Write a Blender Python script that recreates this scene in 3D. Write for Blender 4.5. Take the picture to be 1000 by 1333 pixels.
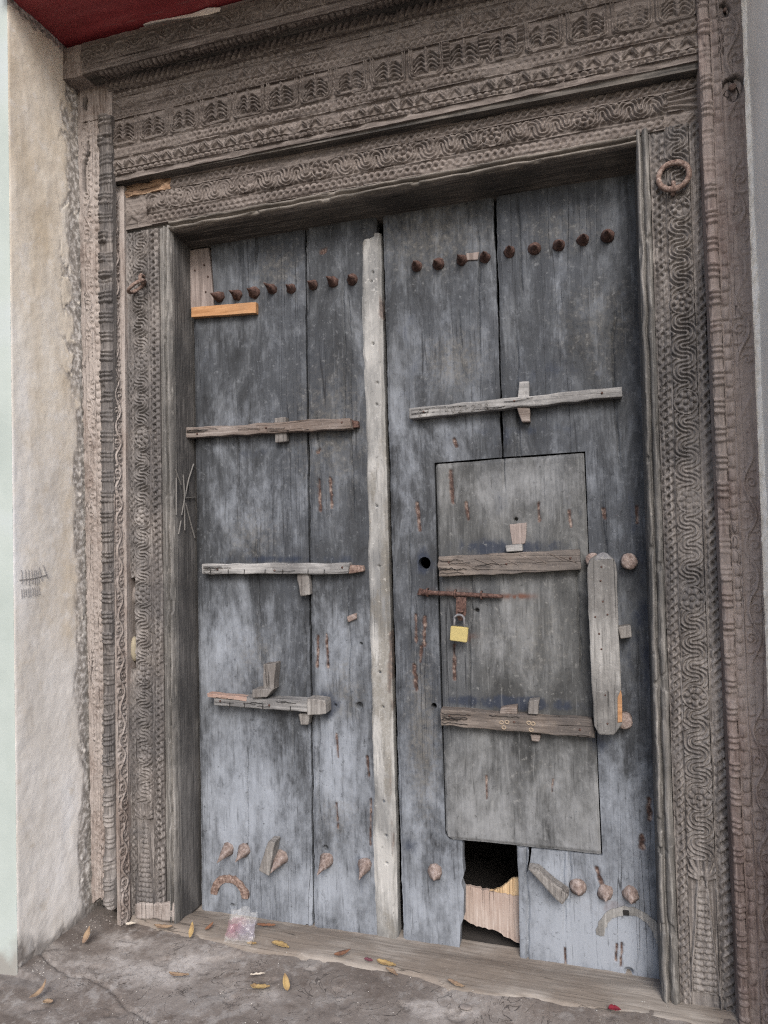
import bpy, bmesh, math, random
import numpy as np
from mathutils import Vector, Matrix

for o in list(bpy.data.objects): bpy.data.objects.remove(o)
random.seed(7); rng = np.random.default_rng(7)
S = bpy.context.scene
COL = S.collection

# ------------------------------------------------------------------ camera
FPX = 900.0; IW, IH = 1000.0, 1333.0
YAW, PITCH, ROLL = math.radians(-16.4), math.radians(1.5), math.radians(1.42)
def cam_basis():
    f = np.array([math.sin(YAW)*math.cos(PITCH), math.cos(YAW)*math.cos(PITCH), math.sin(PITCH)])
    r = np.array([math.cos(YAW), -math.sin(YAW), 0.0]); d = np.cross(f, r)
    c, s = math.cos(ROLL), math.sin(ROLL)
    return np.array([c*r+s*d, -s*r+c*d, f])
CB = cam_basis()
CAM = np.array([1.284, -2.028, 1.215])          # floor of the doorway is z = 0
def ray(x, y): return CB.T @ np.array([x-IW/2, y-IH/2, FPX])
def P(x, y, Y=0.0):                              # a measured point on the upright plane at depth Y
    r = ray(x, y); return CAM + r*((Y-CAM[1])/r[1])
def PZ(x, y, Z=0.0):
    r = ray(x, y); return CAM + r*((Z-CAM[2])/r[2])
def PX(x, y, X):
    r = ray(x, y); return CAM + r*((X-CAM[0])/r[0])

cd = bpy.data.cameras.new('camera'); cam = bpy.data.objects.new('camera', cd); COL.objects.link(cam)
cd.sensor_fit = 'VERTICAL'; cd.sensor_height = 36.0; cd.lens = FPX/IH*36.0
cd.clip_start = 0.02; cd.clip_end = 3000
m3 = Matrix(((CB[0][0], -CB[1][0], -CB[2][0]), (CB[0][1], -CB[1][1], -CB[2][1]), (CB[0][2], -CB[1][2], -CB[2][2])))
cam.matrix_world = Matrix.Translation(Vector(CAM)) @ m3.to_4x4()
S.camera = cam
S.render.resolution_x, S.render.resolution_y = 768, 1024

# ------------------------------------------------------------------ light
SUN_EL, SUN_AZ = math.radians(39), math.radians(161)     # azimuth from +Y, clockwise; the sun is behind the camera, veiled
w = bpy.data.worlds.new('World'); S.world = w; w.use_nodes = True
wn = w.node_tree; sky = wn.nodes.new('ShaderNodeTexSky'); sky.sky_type = 'NISHITA'; sky.sun_disc = False
sky.sun_elevation = SUN_EL; sky.sun_rotation = SUN_AZ; sky.air_density = 1.0; sky.dust_density = 3.0; sky.ozone_density = 1.0
bg = wn.nodes['Background']; bg.inputs['Strength'].default_value = 0.11
wn.links.new(sky.outputs[0], bg.inputs[0])
sd = bpy.data.lights.new('sun', 'SUN'); sd.energy = 1.5; sd.angle = math.radians(24); sd.color = (1, .975, .95)
sun = bpy.data.objects.new('sun', sd); COL.objects.link(sun)
sv = Vector((math.sin(SUN_AZ)*math.cos(SUN_EL), math.cos(SUN_AZ)*math.cos(SUN_EL), math.sin(SUN_EL)))
sun.rotation_euler = sv.to_track_quat('Z', 'Y').to_euler(); sun.location = (0, -6, 8)
S.view_settings.view_transform = 'Standard'; S.view_settings.look = 'None'
S.view_settings.gamma = 1; S.view_settings.use_curve_mapping = False
S.view_settings.exposure = 1.08
S.render.engine = 'CYCLES'
S.cycles.use_denoising = False; S.cycles.filter_width = 1.2; S.cycles.max_bounces = 4; S.cycles.diffuse_bounces = 3; S.cycles.glossy_bounces = 2; S.cycles.transmission_bounces = 3; S.cycles.transparent_max_bounces = 6

# ------------------------------------------------------------------ numpy noise
def _hash(i, j, seed):
    n = (i.astype(np.int64)*374761393 + j.astype(np.int64)*668265263 + seed*1274126177) & 0x7fffffff
    n = ((n ^ (n >> 13))*1274126177) & 0x7fffffff
    return ((n ^ (n >> 16)) & 0xffff)/65535.0
def vn(x, y, seed=0):
    x = np.asarray(x, float); y = np.asarray(y, float)
    i = np.floor(x); j = np.floor(y); fx = x-i; fy = y-j
    fx = fx*fx*(3-2*fx); fy = fy*fy*(3-2*fy)
    a = _hash(i, j, seed); b = _hash(i+1, j, seed); c = _hash(i, j+1, seed); d = _hash(i+1, j+1, seed)
    return (a*(1-fx)+b*fx)*(1-fy) + (c*(1-fx)+d*fx)*fy
def fbm(x, y, seed=0, o=4):
    s = 0; a = .5; t = 0
    for k in range(o):
        s = s + a*vn(x*2**k, y*2**k, seed+k*17); t += a; a *= .5
    return s/t
def sst(a, b, x):
    t = np.clip((x-a)/(b-a), 0, 1); return t*t*(3-2*t)

# ------------------------------------------------------------------ objects
WL = {}                                           # world location of every object made
def place(o, loc, parent):
    WL[o.name] = np.array(loc, float)
    if parent is not None:
        o.parent = parent; o.location = np.array(loc, float)-WL[parent.name]
    else: o.location = loc
    COL.objects.link(o)
def tag(o, label=None, cat=None, group=None, kind=None):
    if label: o['label'] = label
    if cat: o['category'] = cat
    if group: o['group'] = group
    if kind: o['kind'] = kind
    return o
def thing(name, loc, label, cat, group=None):
    o = bpy.data.objects.new(name, None); o.empty_display_size = .05; place(o, loc, None)
    return tag(o, label, cat, group)
def mesh_obj(name, V, F, mat, parent=None, origin=None, smooth=True, attrs=None):
    V = np.asarray(V, float)
    if origin is None: origin = V.mean(0)
    me = bpy.data.meshes.new(name)
    if isinstance(F, np.ndarray) and F.ndim == 2:
        k = F.shape[1]
        me.vertices.add(len(V)); me.vertices.foreach_set('co', (V-origin).astype(np.float32).ravel())
        me.loops.add(F.size); me.loops.foreach_set('vertex_index', F.astype(np.int32).ravel())
        me.polygons.add(len(F)); me.polygons.foreach_set('loop_start', np.arange(0, F.size, k, dtype=np.int32))
        me.polygons.foreach_set('loop_total', np.full(len(F), k, np.int32))
        me.update(calc_edges=True)
    else:
        me.from_pydata([tuple(v) for v in V-origin], [], [tuple(int(i) for i in f) for f in F])
    if smooth: me.polygons.foreach_set('use_smooth', np.ones(len(me.polygons), bool))
    if attrs:
        for k, a in attrs.items():
            at = me.attributes.new(k, 'FLOAT', 'POINT'); at.data.foreach_set('value', np.asarray(a, np.float32))
    if mat: me.materials.append(mat)
    me.validate()
    o = bpy.data.objects.new(name, me); place(o, origin, parent)
    return o
def bm_obj(name, bm, mat, parent=None, origin=None, smooth=False):
    co = np.array([v.co[:] for v in bm.verts])
    if origin is None: origin = co.mean(0)
    for v in bm.verts: v.co -= Vector(origin)
    me = bpy.data.meshes.new(name); bmesh.ops.recalc_face_normals(bm, faces=bm.faces); bm.to_mesh(me); bm.free()
    if smooth: me.polygons.foreach_set('use_smooth', np.ones(len(me.polygons), bool))
    me.materials.append(mat)
    o = bpy.data.objects.new(name, me); place(o, origin, parent)
    return o

# a carved or weathered face: a fine grid between four corners, raised by h(u, v) metres along n, with closed sides
def inpoly(x, z, poly):
    c = np.zeros(x.shape, bool); n = len(poly)
    for i in range(n):
        x1, z1 = poly[i]; x2, z2 = poly[(i+1) % n]
        if z1 == z2: continue
        c ^= ((z1 > z) != (z2 > z)) & (x < (x2-x1)*(z-z1)/(z2-z1)+x1)
    return c
def patch(name, c, h, mat, parent, n=(0, -1, 0), res=.0025, skirt=.015, cut=(), attrs=None, resv=None, seg=None, ax=(0, 2), back=False, ej=0.0):
    c = [np.asarray(p, float) for p in c]; n = np.array(n, float)
    Lu = (np.linalg.norm(c[1]-c[0])+np.linalg.norm(c[2]-c[3]))/2; Lv = (np.linalg.norm(c[3]-c[0])+np.linalg.norm(c[2]-c[1]))/2
    u0, u1 = (0, Lu) if seg is None else seg
    nu = max(2, int(math.ceil((u1-u0)/res))); nv = max(2, int(math.ceil(Lv/(resv or res))))
    U, V = np.meshgrid(np.linspace(u0, u1, nu+1), np.linspace(0, Lv, nv+1), indexing='ij')
    s = (U/Lu)[..., None]; t = (V/Lv)[..., None]
    base = c[0]*(1-s)*(1-t)+c[1]*s*(1-t)+c[2]*s*t+c[3]*(1-s)*t
    if ej:
        dv = (c[3]-c[0])/np.linalg.norm(c[3]-c[0]); sd = int(abs(c[0][0])*991) % 97
        for d, k in ((V, 0), (Lv-V, 7)):
            base = base+dv*((ej*2*(fbm(U*11, U*0+k, sd+k, 4)-.5)+ej*.8*(fbm(U*60, U*0+k, sd+k+3, 2)-.5))*sst(.025, 0, d))[..., None]
    hh = h(U, V, base) if h else np.zeros_like(U)
    pos = base + n*hh[..., None]
    idx = np.arange((nu+1)*(nv+1)).reshape(nu+1, nv+1)
    keep = np.ones((nu, nv), bool)
    pos = pos.reshape(-1, 3); b2 = base.reshape(-1, 3)
    for poly in cut:
        cc = (base[:-1, :-1]+base[1:, 1:])/2
        keep &= ~inpoly(cc[..., ax[0]], cc[..., ax[1]], poly)
    F = np.stack([idx[:-1, :-1], idx[1:, :-1], idx[1:, 1:], idx[:-1, 1:]], -1)[keep]
    if np.dot(np.cross(c[1]-c[0], c[3]-c[0]), n) < 0: F = F[:, ::-1]
    if not len(F): return None
    # boundary
    E = np.concatenate([F[:, [i, (i+1) % 4]] for i in range(4)])
    key = np.sort(E, 1); key = key[:, 0]*10**8+key[:, 1]
    _, inv, cnt = np.unique(key, return_inverse=True, return_counts=True)
    B = E[cnt[inv] == 1]
    bv = np.unique(B)
    for poly in cut:                               # snap the cut's edge to the outline
        q = b2[bv][:, list(ax)]; best = np.full(len(bv), 1e9); tgt = q.copy()
        for i in range(len(poly)):
            a = np.array(poly[i]); d = np.array(poly[(i+1) % len(poly)])-a
            tt = np.clip(((q-a)@d)/(d@d+1e-12), 0, 1); pr = a+tt[:, None]*d; ds = np.linalg.norm(q-pr, axis=1)
            mk = ds < best; best[mk] = ds[mk]; tgt[mk] = pr[mk]
        mk = best < res*1.3
        for k, a in enumerate(ax): pos[bv[mk], a] += tgt[mk, k]-q[mk, k]
    used = np.unique(F); mp = -np.ones(len(pos), int); mp[used] = np.arange(len(used))
    V3 = [pos[used]]; FF = [mp[F]]; at = {k: f(U, V, base).ravel()[used] for k, f in (attrs or {}).items()}
    nb = len(used); mb = -np.ones(len(pos), int); mb[bv] = np.arange(len(bv))
    top = pos[bv]; bot = b2[bv]-n*skirt
    bot[:, list(ax)] = top[:, list(ax)] if abs(n[1]) > .9 else bot[:, list(ax)]
    V3 += [top, bot]
    a, b = mb[B[:, 0]]+nb, mb[B[:, 1]]+nb; k = len(bv)
    FF.append(np.stack([b, a, a+k, b+k], 1))
    at = {k2: np.concatenate([v, v[mp[bv]], v[mp[bv]]]) for k2, v in at.items()}
    if back:                                       # a plain back face
        V3.append(b2[used]-n*skirt); FF.append(mp[F][:, ::-1]+nb+2*k)
        at = {k2: np.concatenate([v, v[:nb]]) for k2, v in at.items()}
    return mesh_obj(name, np.concatenate(V3), np.concatenate(FF), mat, parent, attrs=at)

def box(name, lo, hi, mat, parent=None, bevel=0.0, origin=None):
    bm = bmesh.new(); bmesh.ops.create_cube(bm, size=1)
    lo = np.array(lo, float); hi = np.array(hi, float)
    for v in bm.verts: v.co = Vector(lo+(np.array(v.co)+.5)*(hi-lo))
    if bevel: bmesh.ops.bevel(bm, geom=bm.edges[:], offset=bevel, segments=2, affect='EDGES', profile=.6)
    return bm_obj(name, bm, mat, parent, origin)
# an old wooden bar: a block between a front outline and a depth, edges worn round, faces uneven
def bar(name, front, depth, mat, parent, bevel=.003, cuts=8, jit=.0012, yb=None, seed=0, taper=0.0):
    f = [np.array(p, float) for p in front]
    b = [p+np.array([0, depth, 0]) for p in f]
    cen = sum(f)/len(f)
    if taper: b = [p+(np.array([cen[0], p[1], cen[2]])-p)*taper*np.array([1, 0, 1]) for p in b]
    bm = bmesh.new()
    fv = [bm.verts.new(p) for p in f]; bv = [bm.verts.new(p) for p in b]; k = len(f)
    bm.faces.new(fv); bm.faces.new(bv[::-1])
    for i in range(k): bm.faces.new((fv[i], bv[i], bv[(i+1) % k], fv[(i+1) % k]))
    bmesh.ops.recalc_face_normals(bm, faces=bm.faces)
    bmesh.ops.bevel(bm, geom=bm.edges[:], offset=bevel, segments=2, affect='EDGES', profile=.5)
    long = [e for e in bm.edges if e.calc_length() > .035]
    if cuts and long: bmesh.ops.subdivide_edges(bm, edges=long, cuts=cuts, use_grid_fill=True)
    r = random.Random(seed+len(name))
    ph = [r.uniform(0, 50) for _ in range(3)]
    for v in bm.verts:
        x, y, z = v.co
        s = (x+z)*38
        v.co.x += (vn(np.array(z*60+ph[0]), np.array(x*25), seed)-.5)*jit*2
        v.co.z += (vn(np.array(x*45+ph[1]), np.array(z*25), seed+3)-.5)*jit*2.5
        v.co.y += (vn(np.array(s+ph[2]), np.array(z*30), seed+5)-.5)*jit*2
    bmesh.ops.triangulate(bm, faces=[q for q in bm.faces if len(q.verts) > 4])
    return bm_obj(name, bm, mat, parent, smooth=False)
def lathe(name, c, prof, mat, parent, n=16, axis=(0, -1, 0), jit=0.0, seed=0, tip=(0, 0, 0)):
    a = Vector(axis).normalized(); t1 = a.orthogonal().normalized(); t2 = a.cross(t1)
    V = []; F = []; r = random.Random(seed); L = prof[-1][1] or 1
    for k, (rad, d) in enumerate(prof):
        for i in range(n):
            th = 2*math.pi*i/n; rr = rad*(1+jit*(r.random()-.5))
            p = Vector(c)+a*d+t1*rr*math.cos(th)+t2*rr*math.sin(th)+Vector(tip)*(d/L)
            V.append(tuple(p))
    for k in range(len(prof)-1):
        for i in range(n): F.append((k*n+i, k*n+(i+1) % n, (k+1)*n+(i+1) % n, (k+1)*n+i))
    F.append(tuple(range(n))[::-1]); F.append(tuple((len(prof)-1)*n+i for i in range(n)))
    return mesh_obj(name, V, F, mat, parent, origin=np.array(c, float))
def tube(name, pts, rad, mat, parent, n=10, closed=False, jit=0.0, seed=0):
    pts = [Vector(p) for p in pts]; V = []; F = []; m = len(pts); r = random.Random(seed)
    up = None
    for k in range(m):
        d = (pts[(k+1) % m]-pts[k-1]) if closed else (pts[min(k+1, m-1)]-pts[max(k-1, 0)])
        d.normalize()
        if up is None: up = d.orthogonal().normalized()
        up = (up-d*up.dot(d)).normalized(); s = d.cross(up)
        rk = rad[k] if isinstance(rad, (list, tuple)) else rad
        for i in range(n):
            th = 2*math.pi*i/n; rr = rk*(1+jit*(r.random()-.5)); V.append(tuple(pts[k]+up*rr*math.cos(th)+s*rr*math.sin(th)))
    for k in range(m if closed else m-1):
        k2 = (k+1) % m
        for i in range(n): F.append((k*n+i, k*n+(i+1) % n, k2*n+(i+1) % n, k2*n+i))
    if not closed: F += [tuple(range(n))[::-1], tuple((m-1)*n+i for i in range(n))]
    return mesh_obj(name, V, F, mat, parent)
# flat strokes laid on a surface (pencil, chalk, scratches)
def strokes(name, lines, width, n, mat, parent, lift=.0006):
    V = []; F = []; n = np.array(n, float)
    for L in lines:
        L = [np.array(p, float) for p in L]
        for a, b in zip(L[:-1], L[1:]):
            d = b-a; d /= np.linalg.norm(d)+1e-9; s = np.cross(d, n)*width/2; k = len(V)
            a2 = a-d*width*.3; b2 = b+d*width*.3
            V += [a2-s+n*lift, b2-s+n*lift, b2+s+n*lift, a2+s+n*lift, a2-s, b2-s, b2+s, a2+s]
            F += [(k, k+1, k+2, k+3), (k, k+4, k+5, k+1), (k+2, k+6, k+7, k+3), (k, k+3, k+7, k+4), (k+1, k+5, k+6, k+2)]
    return mesh_obj(name, V, F, mat, parent, smooth=False)

# ------------------------------------------------------------------ materials
class NT:
    def __init__(s, name):
        s.m = bpy.data.materials.new(name); s.m.use_nodes = True; s.t = s.m.node_tree
        s.b = s.t.nodes['Principled BSDF']; s.co = None; s.world = False
    def new(s, ty, **kw):
        n = s.t.nodes.new(ty)
        for k, v in kw.items(): setattr(n, k, v)
        return n
    def put(s, sock, v):
        if hasattr(v, 'is_output') or isinstance(v, bpy.types.NodeSocket): s.t.links.new(v, sock)
        elif isinstance(v, (tuple, list)) and len(v) == 3 and sock.type == 'RGBA': sock.default_value = (*v, 1)
        else: sock.default_value = v
    def coords(s, scale=(1, 1, 1), rnd=True):
        if s.co is None:
            tc = s.new('ShaderNodeNewGeometry').outputs['Position'] if s.world else s.new('ShaderNodeTexCoord').outputs['Object']
            if rnd and not s.world:
                oi = s.new('ShaderNodeObjectInfo').outputs['Random']
                mu = s.math('MULTIPLY', oi, 37.0)
                ad = s.new('ShaderNodeVectorMath', operation='ADD'); s.put(ad.inputs[0], tc); s.t.links.new(mu, ad.inputs[1]); tc = ad.outputs[0]
            s.co = tc
        mp = s.new('ShaderNodeVectorMath', operation='MULTIPLY'); s.put(mp.inputs[0], s.co); mp.inputs[1].default_value = scale
        return mp.outputs[0]
    def noise(s, scale, detail=4, rough=.55, stretch=(1, 1, 1), dist=0.0):
        n = s.new('ShaderNodeTexNoise'); s.put(n.inputs['Vector'], s.coords(stretch))
        n.inputs['Scale'].default_value = scale; n.inputs['Detail'].default_value = detail; n.inputs['Roughness'].default_value = rough
        n.inputs['Distortion'].default_value = dist
        return n.outputs['Fac']
    def math(s, op, a, b=0.0, clamp=False):
        n = s.new('ShaderNodeMath', operation=op, use_clamp=clamp); s.put(n.inputs[0], a); s.put(n.inputs[1], b); return n.outputs[0]
    def rng(s, v, a, b, c=0.0, d=1.0):
        n = s.new('ShaderNodeMapRange', interpolation_type='SMOOTHSTEP'); s.put(n.inputs[0], v)
        for k, x in zip((1, 2, 3, 4), (a, b, c, d)): n.inputs[k].default_value = x
        return n.outputs[0]
    def mix(s, f, a, b, blend='MIX'):
        n = s.new('ShaderNodeMix', data_type='RGBA', blend_type=blend); s.put(n.inputs[0], f); s.put(n.inputs[6], a); s.put(n.inputs[7], b); return n.outputs[2]
    def attr(s, name): return s.new('ShaderNodeAttribute', attribute_name=name).outputs['Fac']
    def ramp(s, f, stops):
        n = s.new('ShaderNodeValToRGB'); s.put(n.inputs[0], f); e = n.color_ramp.elements
        while len(e) < len(stops): e.new(.5)
        for k, (p, c) in enumerate(stops): e[k].position = p; e[k].color = (*c, 1)
        return n.outputs[0]
    def bump(s, hgt, strength, dist=.002, prev=None):
        n = s.new('ShaderNodeBump'); n.inputs['Strength'].default_value = strength; n.inputs['Distance'].default_value = dist
        s.put(n.inputs['Height'], hgt)
        if prev is not None: s.put(n.inputs['Normal'], prev)
        return n.outputs[0]
    def done(s, col, rough=.85, normal=None, metal=0.0, spec=.25):
        s.put(s.b.inputs['Base Color'], col); s.put(s.b.inputs['Roughness'], rough); s.b.inputs['Metallic'].default_value = metal
        s.b.inputs['Specular IOR Level'].default_value = spec
        if normal is not None: s.put(s.b.inputs['Normal'], normal)
        return s.m
STR = {'Z': (1, 1, .06), 'X': (.06, 1, 1), 'Y': (1, .06, 1)}
def wood(name, dark, mid, light, axis='Z', dirt=None, dirt_amt=.5, fine=1.0, rough=.88, world=True, sc=1.0):
    t = NT(name); st = STR[axis]; t.world = world; ck_st = tuple(.02 if x < .5 else 1 for x in st)
    a = t.noise(14*sc, 4, .66, st, .3); f = t.noise(150*sc, 2, .6, st); g = t.noise(3.4, 4, .65); sp = t.noise(65, 3, .72)
    ck = t.noise(38, 1, .5, ck_st)
    col = t.ramp(a, [(.3, dark), (.5, mid), (.72, light)])
    col = t.mix(t.rng(f, .48, .68, 0, .7), col, light)
    col = t.mix(t.rng(f, .46, .3, 0, .75), col, dark)
    if dirt: col = t.mix(t.math('MULTIPLY', t.rng(t.math('ADD', g, t.math('MULTIPLY', sp, .25)), .5, .74), dirt_amt), col, dirt)
    col = t.mix(t.rng(sp, .56, .72, 0, .4), col, light)
    col = t.mix(t.rng(sp, .42, .28, 0, .5), col, dark)
    crk = t.rng(t.math('ABSOLUTE', t.math('SUBTRACT', ck, .5)), .0, .012, 1, 0)
    crk = t.math('MULTIPLY', crk, t.rng(g, .45, .6))
    col = t.mix(t.math('MULTIPLY', crk, .8), col, tuple(x*.25 for x in dark))
    col = t.mix(t.attr('char'), col, (.012, .01, .009))
    nb = t.bump(t.math('ADD', t.math('MULTIPLY', f, .5), t.math('ADD', sp, t.math('MULTIPLY', crk, -1.2))), .55*fine, .003)
    return t.done(col, rough, nb, spec=.2)
def rust(name, a, b, c):
    t = NT(name); n = t.noise(90, 5, .65); g = t.noise(400, 3, .6)
    col = t.ramp(n, [(.35, a), (.52, b), (.7, c)])
    return t.done(col, .9, t.bump(n, .9, .004, t.bump(g, .5, .001)), 0.0, .3)
M = {}
M['carved'] = wood('carved_grey_wood', (.045, .037, .034), (.115, .097, .088), (.235, .206, .19), 'X', (.15, .133, .123), .5)
M['carved_v'] = wood('carved_grey_wood_upright', (.05, .045, .043), (.125, .112, .105), (.25, .231, .219), 'Z', (.055, .054, .057), .6)
M['post_l'] = wood('carved_pink_brown_wood', (.08, .062, .054), (.165, .135, .121), (.29, .252, .232), 'Z', (.31, .283, .268), .7)
M['post_r'] = wood('carved_red_brown_wood', (.075, .055, .05), (.15, .115, .105), (.25, .205, .188), 'Z', (.25, .225, .21), .5, .8)
M['dark_wood'] = wood('sooty_frame_wood', (.045, .044, .044), (.095, .091, .089), (.18, .173, .167), 'Z', (.035, .035, .037), .6)
M['dark_wood_x'] = wood('sooty_lintel_wood', (.035, .032, .03), (.08, .073, .066), (.16, .145, .13), 'X', (.03, .03, .03), .7)
M['fillet'] = wood('worn_fillet_wood', (.06, .057, .054), (.14, .133, .126), (.26, .25, .238), 'Z', (.05, .05, .05), .6)
M['fillet_x'] = wood('worn_fillet_wood_level', (.07, .062, .055), (.15, .135, .12), (.27, .245, .22), 'X', (.04, .038, .036), .7)
M['rail_grey'] = wood('grey_rail_wood', (.11, .11, .11), (.225, .222, .22), (.35, .345, .34), 'X', (.09, .088, .09), .75, 1.3)
M['rail_pink'] = wood('pinkish_rail_wood', (.08, .066, .06), (.165, .142, .13), (.28, .25, .235), 'X', (.10, .075, .062), .7, 1.3)
M['rail_brown'] = wood('brown_rail_wood', (.065, .053, .045), (.13, .108, .094), (.225, .195, .172), 'X', (.06, .056, .056), .7, 1.3)
M['new_wood'] = wood('fresh_orange_batten', (.22, .11, .05), (.33, .175, .085), (.42, .245, .13), 'X', (.22, .13, .075), .5, .6)
M['orange_chip'] = wood('orange_painted_chip', (.2, .075, .042), (.3, .13, .075), (.37, .22, .15), 'X', (.26, .22, .2), .7)
M['peg'] = wood('grey_peg_wood', (.1, .093, .087), (.19, .182, .175), (.29, .28, .27), 'Z', (.08, .07, .066), .6, 1.2)
M['batten'] = wood('grey_upright_batten', (.105, .103, .1), (.2, .197, .192), (.31, .305, .298), 'Z', (.085, .082, .08), .8, 1.3)
M['patch'] = wood('pinkish_patch_wood', (.13, .108, .1), (.2, .168, .157), (.28, .24, .225), 'Z', (.12, .085, .068), .5)
M['sill'] = wood('worn_dusty_sill_wood', (.15, .132, .116), (.225, .202, .18), (.30, .275, .25), 'X', (.15, .123, .102), .7, .6)
M['torn'] = wood('pale_broken_plywood', (.25, .2, .175), (.34, .285, .255), (.43, .38, .35), 'Z', (.24, .17, .14), .5, .6)
M['torn_edge'] = wood('raw_orange_splinter', (.30, .2, .11), (.42, .3, .18), (.52, .4, .26), 'Z', None)
M['rot'] = wood('rotten_brown_wood', (.11, .06, .035), (.24, .15, .095), (.42, .3, .2), 'X', (.1, .07, .05), .5, 2.0)
M['rust'] = rust('dark_rust', (.032, .018, .015), (.075, .042, .035), (.14, .09, .075))
M['rust_pale'] = rust('dusty_rust', (.08, .05, .042), (.17, .12, .10), (.30, .235, .21))
M['stud_grey'] = rust('weathered_grey_stud', (.11, .08, .07), (.19, .15, .135), (.28, .24, .23))
M['steel'] = rust('shackle_steel', (.10, .10, .11), (.15, .15, .16), (.2, .2, .2))
def simple(name, col, rough=.8, var=.25, sc=60, metal=0.0, bump=.2):
    t = NT(name); n = t.noise(sc, 5, .6)
    c = t.mix(n, tuple(x*(1-var) for x in col), tuple(min(1, x*(1+var)) for x in col))
    return t.done(c, rough, t.bump(n, bump, .001), metal, .4)
M['brass'] = simple('worn_brass', (.5, .42, .19), .38, .16, 70, .6)
M['tally'] = simple('pencil_grey', (.3, .29, .29), .9, .5, 300)
M['pencil'] = simple('faint_pencil', (.15, .145, .14), .9, .5, 300)
M['scratch'] = simple('chalky_scratch', (.145, .14, .135), .9, .5, 300)
M['black'] = simple('hole_and_cut_black', (.012, .011, .011), .95, .3)
M['soot'] = simple('sooty_inner_floor', (.035, .031, .029), .95, .4, 30)
M['room'] = simple('dark_room_plaster', (.10, .09, .085), .95, .3, 5)
M['stone'] = simple('cream_stone', (.26, .23, .17), .9, .25, 70)
M['grit'] = simple('white_grit', (.45, .43, .4), .9, .3, 90)
M['cell'] = simple('grey_rubble', (.17, .15, .14), .95, .4, 40, 0, .6)
M['ring_wood'] = simple('washer_bone', (.25, .2, .15), .8, .3, 200)

# door planks: slate-blue limewash and soot over grey wood, worn away in streaks; scars show the red-brown heart
def door_mat(name, dark, mid, light, bleachc, amt=1.0):
    t = NT(name); st = STR['Z']
    a = t.noise(9, 5, .72, (1, 1, .34), .6); f = t.noise(150, 3, .65, st); g = t.noise(3.0, 4, .65, (1, 1, .5)); sp = t.noise(60, 4, .75); s2 = t.noise(24, 5, .74, (1, 1, .62))
    col = t.ramp(a, [(.3, dark), (.5, mid), (.68, light)])
    col = t.mix(t.rng(g, .45, .62, 0, .6), col, tuple(.45*x+.55*y for x, y in zip(mid, (.06, .067, .08))))
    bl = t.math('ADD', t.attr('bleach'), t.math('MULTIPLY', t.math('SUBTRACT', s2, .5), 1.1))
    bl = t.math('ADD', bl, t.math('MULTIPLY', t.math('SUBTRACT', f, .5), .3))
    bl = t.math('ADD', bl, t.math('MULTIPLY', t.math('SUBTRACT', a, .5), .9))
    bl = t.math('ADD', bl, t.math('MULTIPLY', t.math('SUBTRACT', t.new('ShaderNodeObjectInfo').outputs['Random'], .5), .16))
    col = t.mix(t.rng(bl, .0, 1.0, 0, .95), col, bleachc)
    br = t.math('ADD', t.attr('brown'), t.math('MULTIPLY', t.math('SUBTRACT', sp, .5), 1.1))
    col = t.mix(t.rng(br, .2, .85, 0, .85), col, (.125, .115, .098))
    bu = t.math('ADD', t.attr('blue'), t.math('MULTIPLY', t.math('SUBTRACT', s2, .5), 1.3))
    col = t.mix(t.rng(bu, .35, .8, 0, .85), col, (.02, .026, .042))  # dark blue: leftover paint, plus shade painted in beside the right jamb
    col = t.mix(t.rng(f, .43, .26, 0, .55), col, dark)
    col = t.mix(t.rng(f, .57, .76, 0, .32), col, tuple(min(1, x*1.6) for x in light))
    col = t.mix(t.rng(sp, .57, .74, 0, .55), col, tuple(min(1, x*1.7) for x in light))
    col = t.mix(t.rng(sp, .41, .27, 0, .6), col, tuple(x*.6 for x in dark))
    ck = t.noise(30, 1, .5, (1, 1, .018)); crk = t.rng(t.math('ABSOLUTE', t.math('SUBTRACT', ck, .5)), 0, .009, 1, 0); crk = t.math('MULTIPLY', crk, t.rng(g, .5, .62))
    col = t.mix(t.math('MULTIPLY', crk, .75), col, (.012, .012, .014))
    col = t.mix(t.attr('scar'), col, t.ramp(sp, [(.35, (.022, .015, .013)), (.5, (.07, .042, .035)), (.68, (.25, .2, .175))]))
    col = t.mix(t.attr('rust'), col, (.095, .05, .038))
    nb = t.bump(t.math('ADD', t.math('MULTIPLY', f, .5), t.math('ADD', s2, t.math('MULTIPLY', crk, -1.2))), .5, .003)
    return t.done(col, t.rng(g, .3, .7, .7, .92), nb, spec=.22)
M['door'] = door_mat('slate_blue_door_wood', (.016, .017, .019), (.041, .0445, .05), (.096, .103, .113), (.243, .266, .304))
M['strip'] = door_mat('bleached_cover_strip', (.10, .10, .10), (.19, .19, .187), (.285, .283, .277), (.36, .357, .348))
M['wicket'] = door_mat('olive_grey_wicket_wood', (.028, .029, .03), (.066, .068, .069), (.135, .138, .139), (.225, .233, .245))

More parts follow.
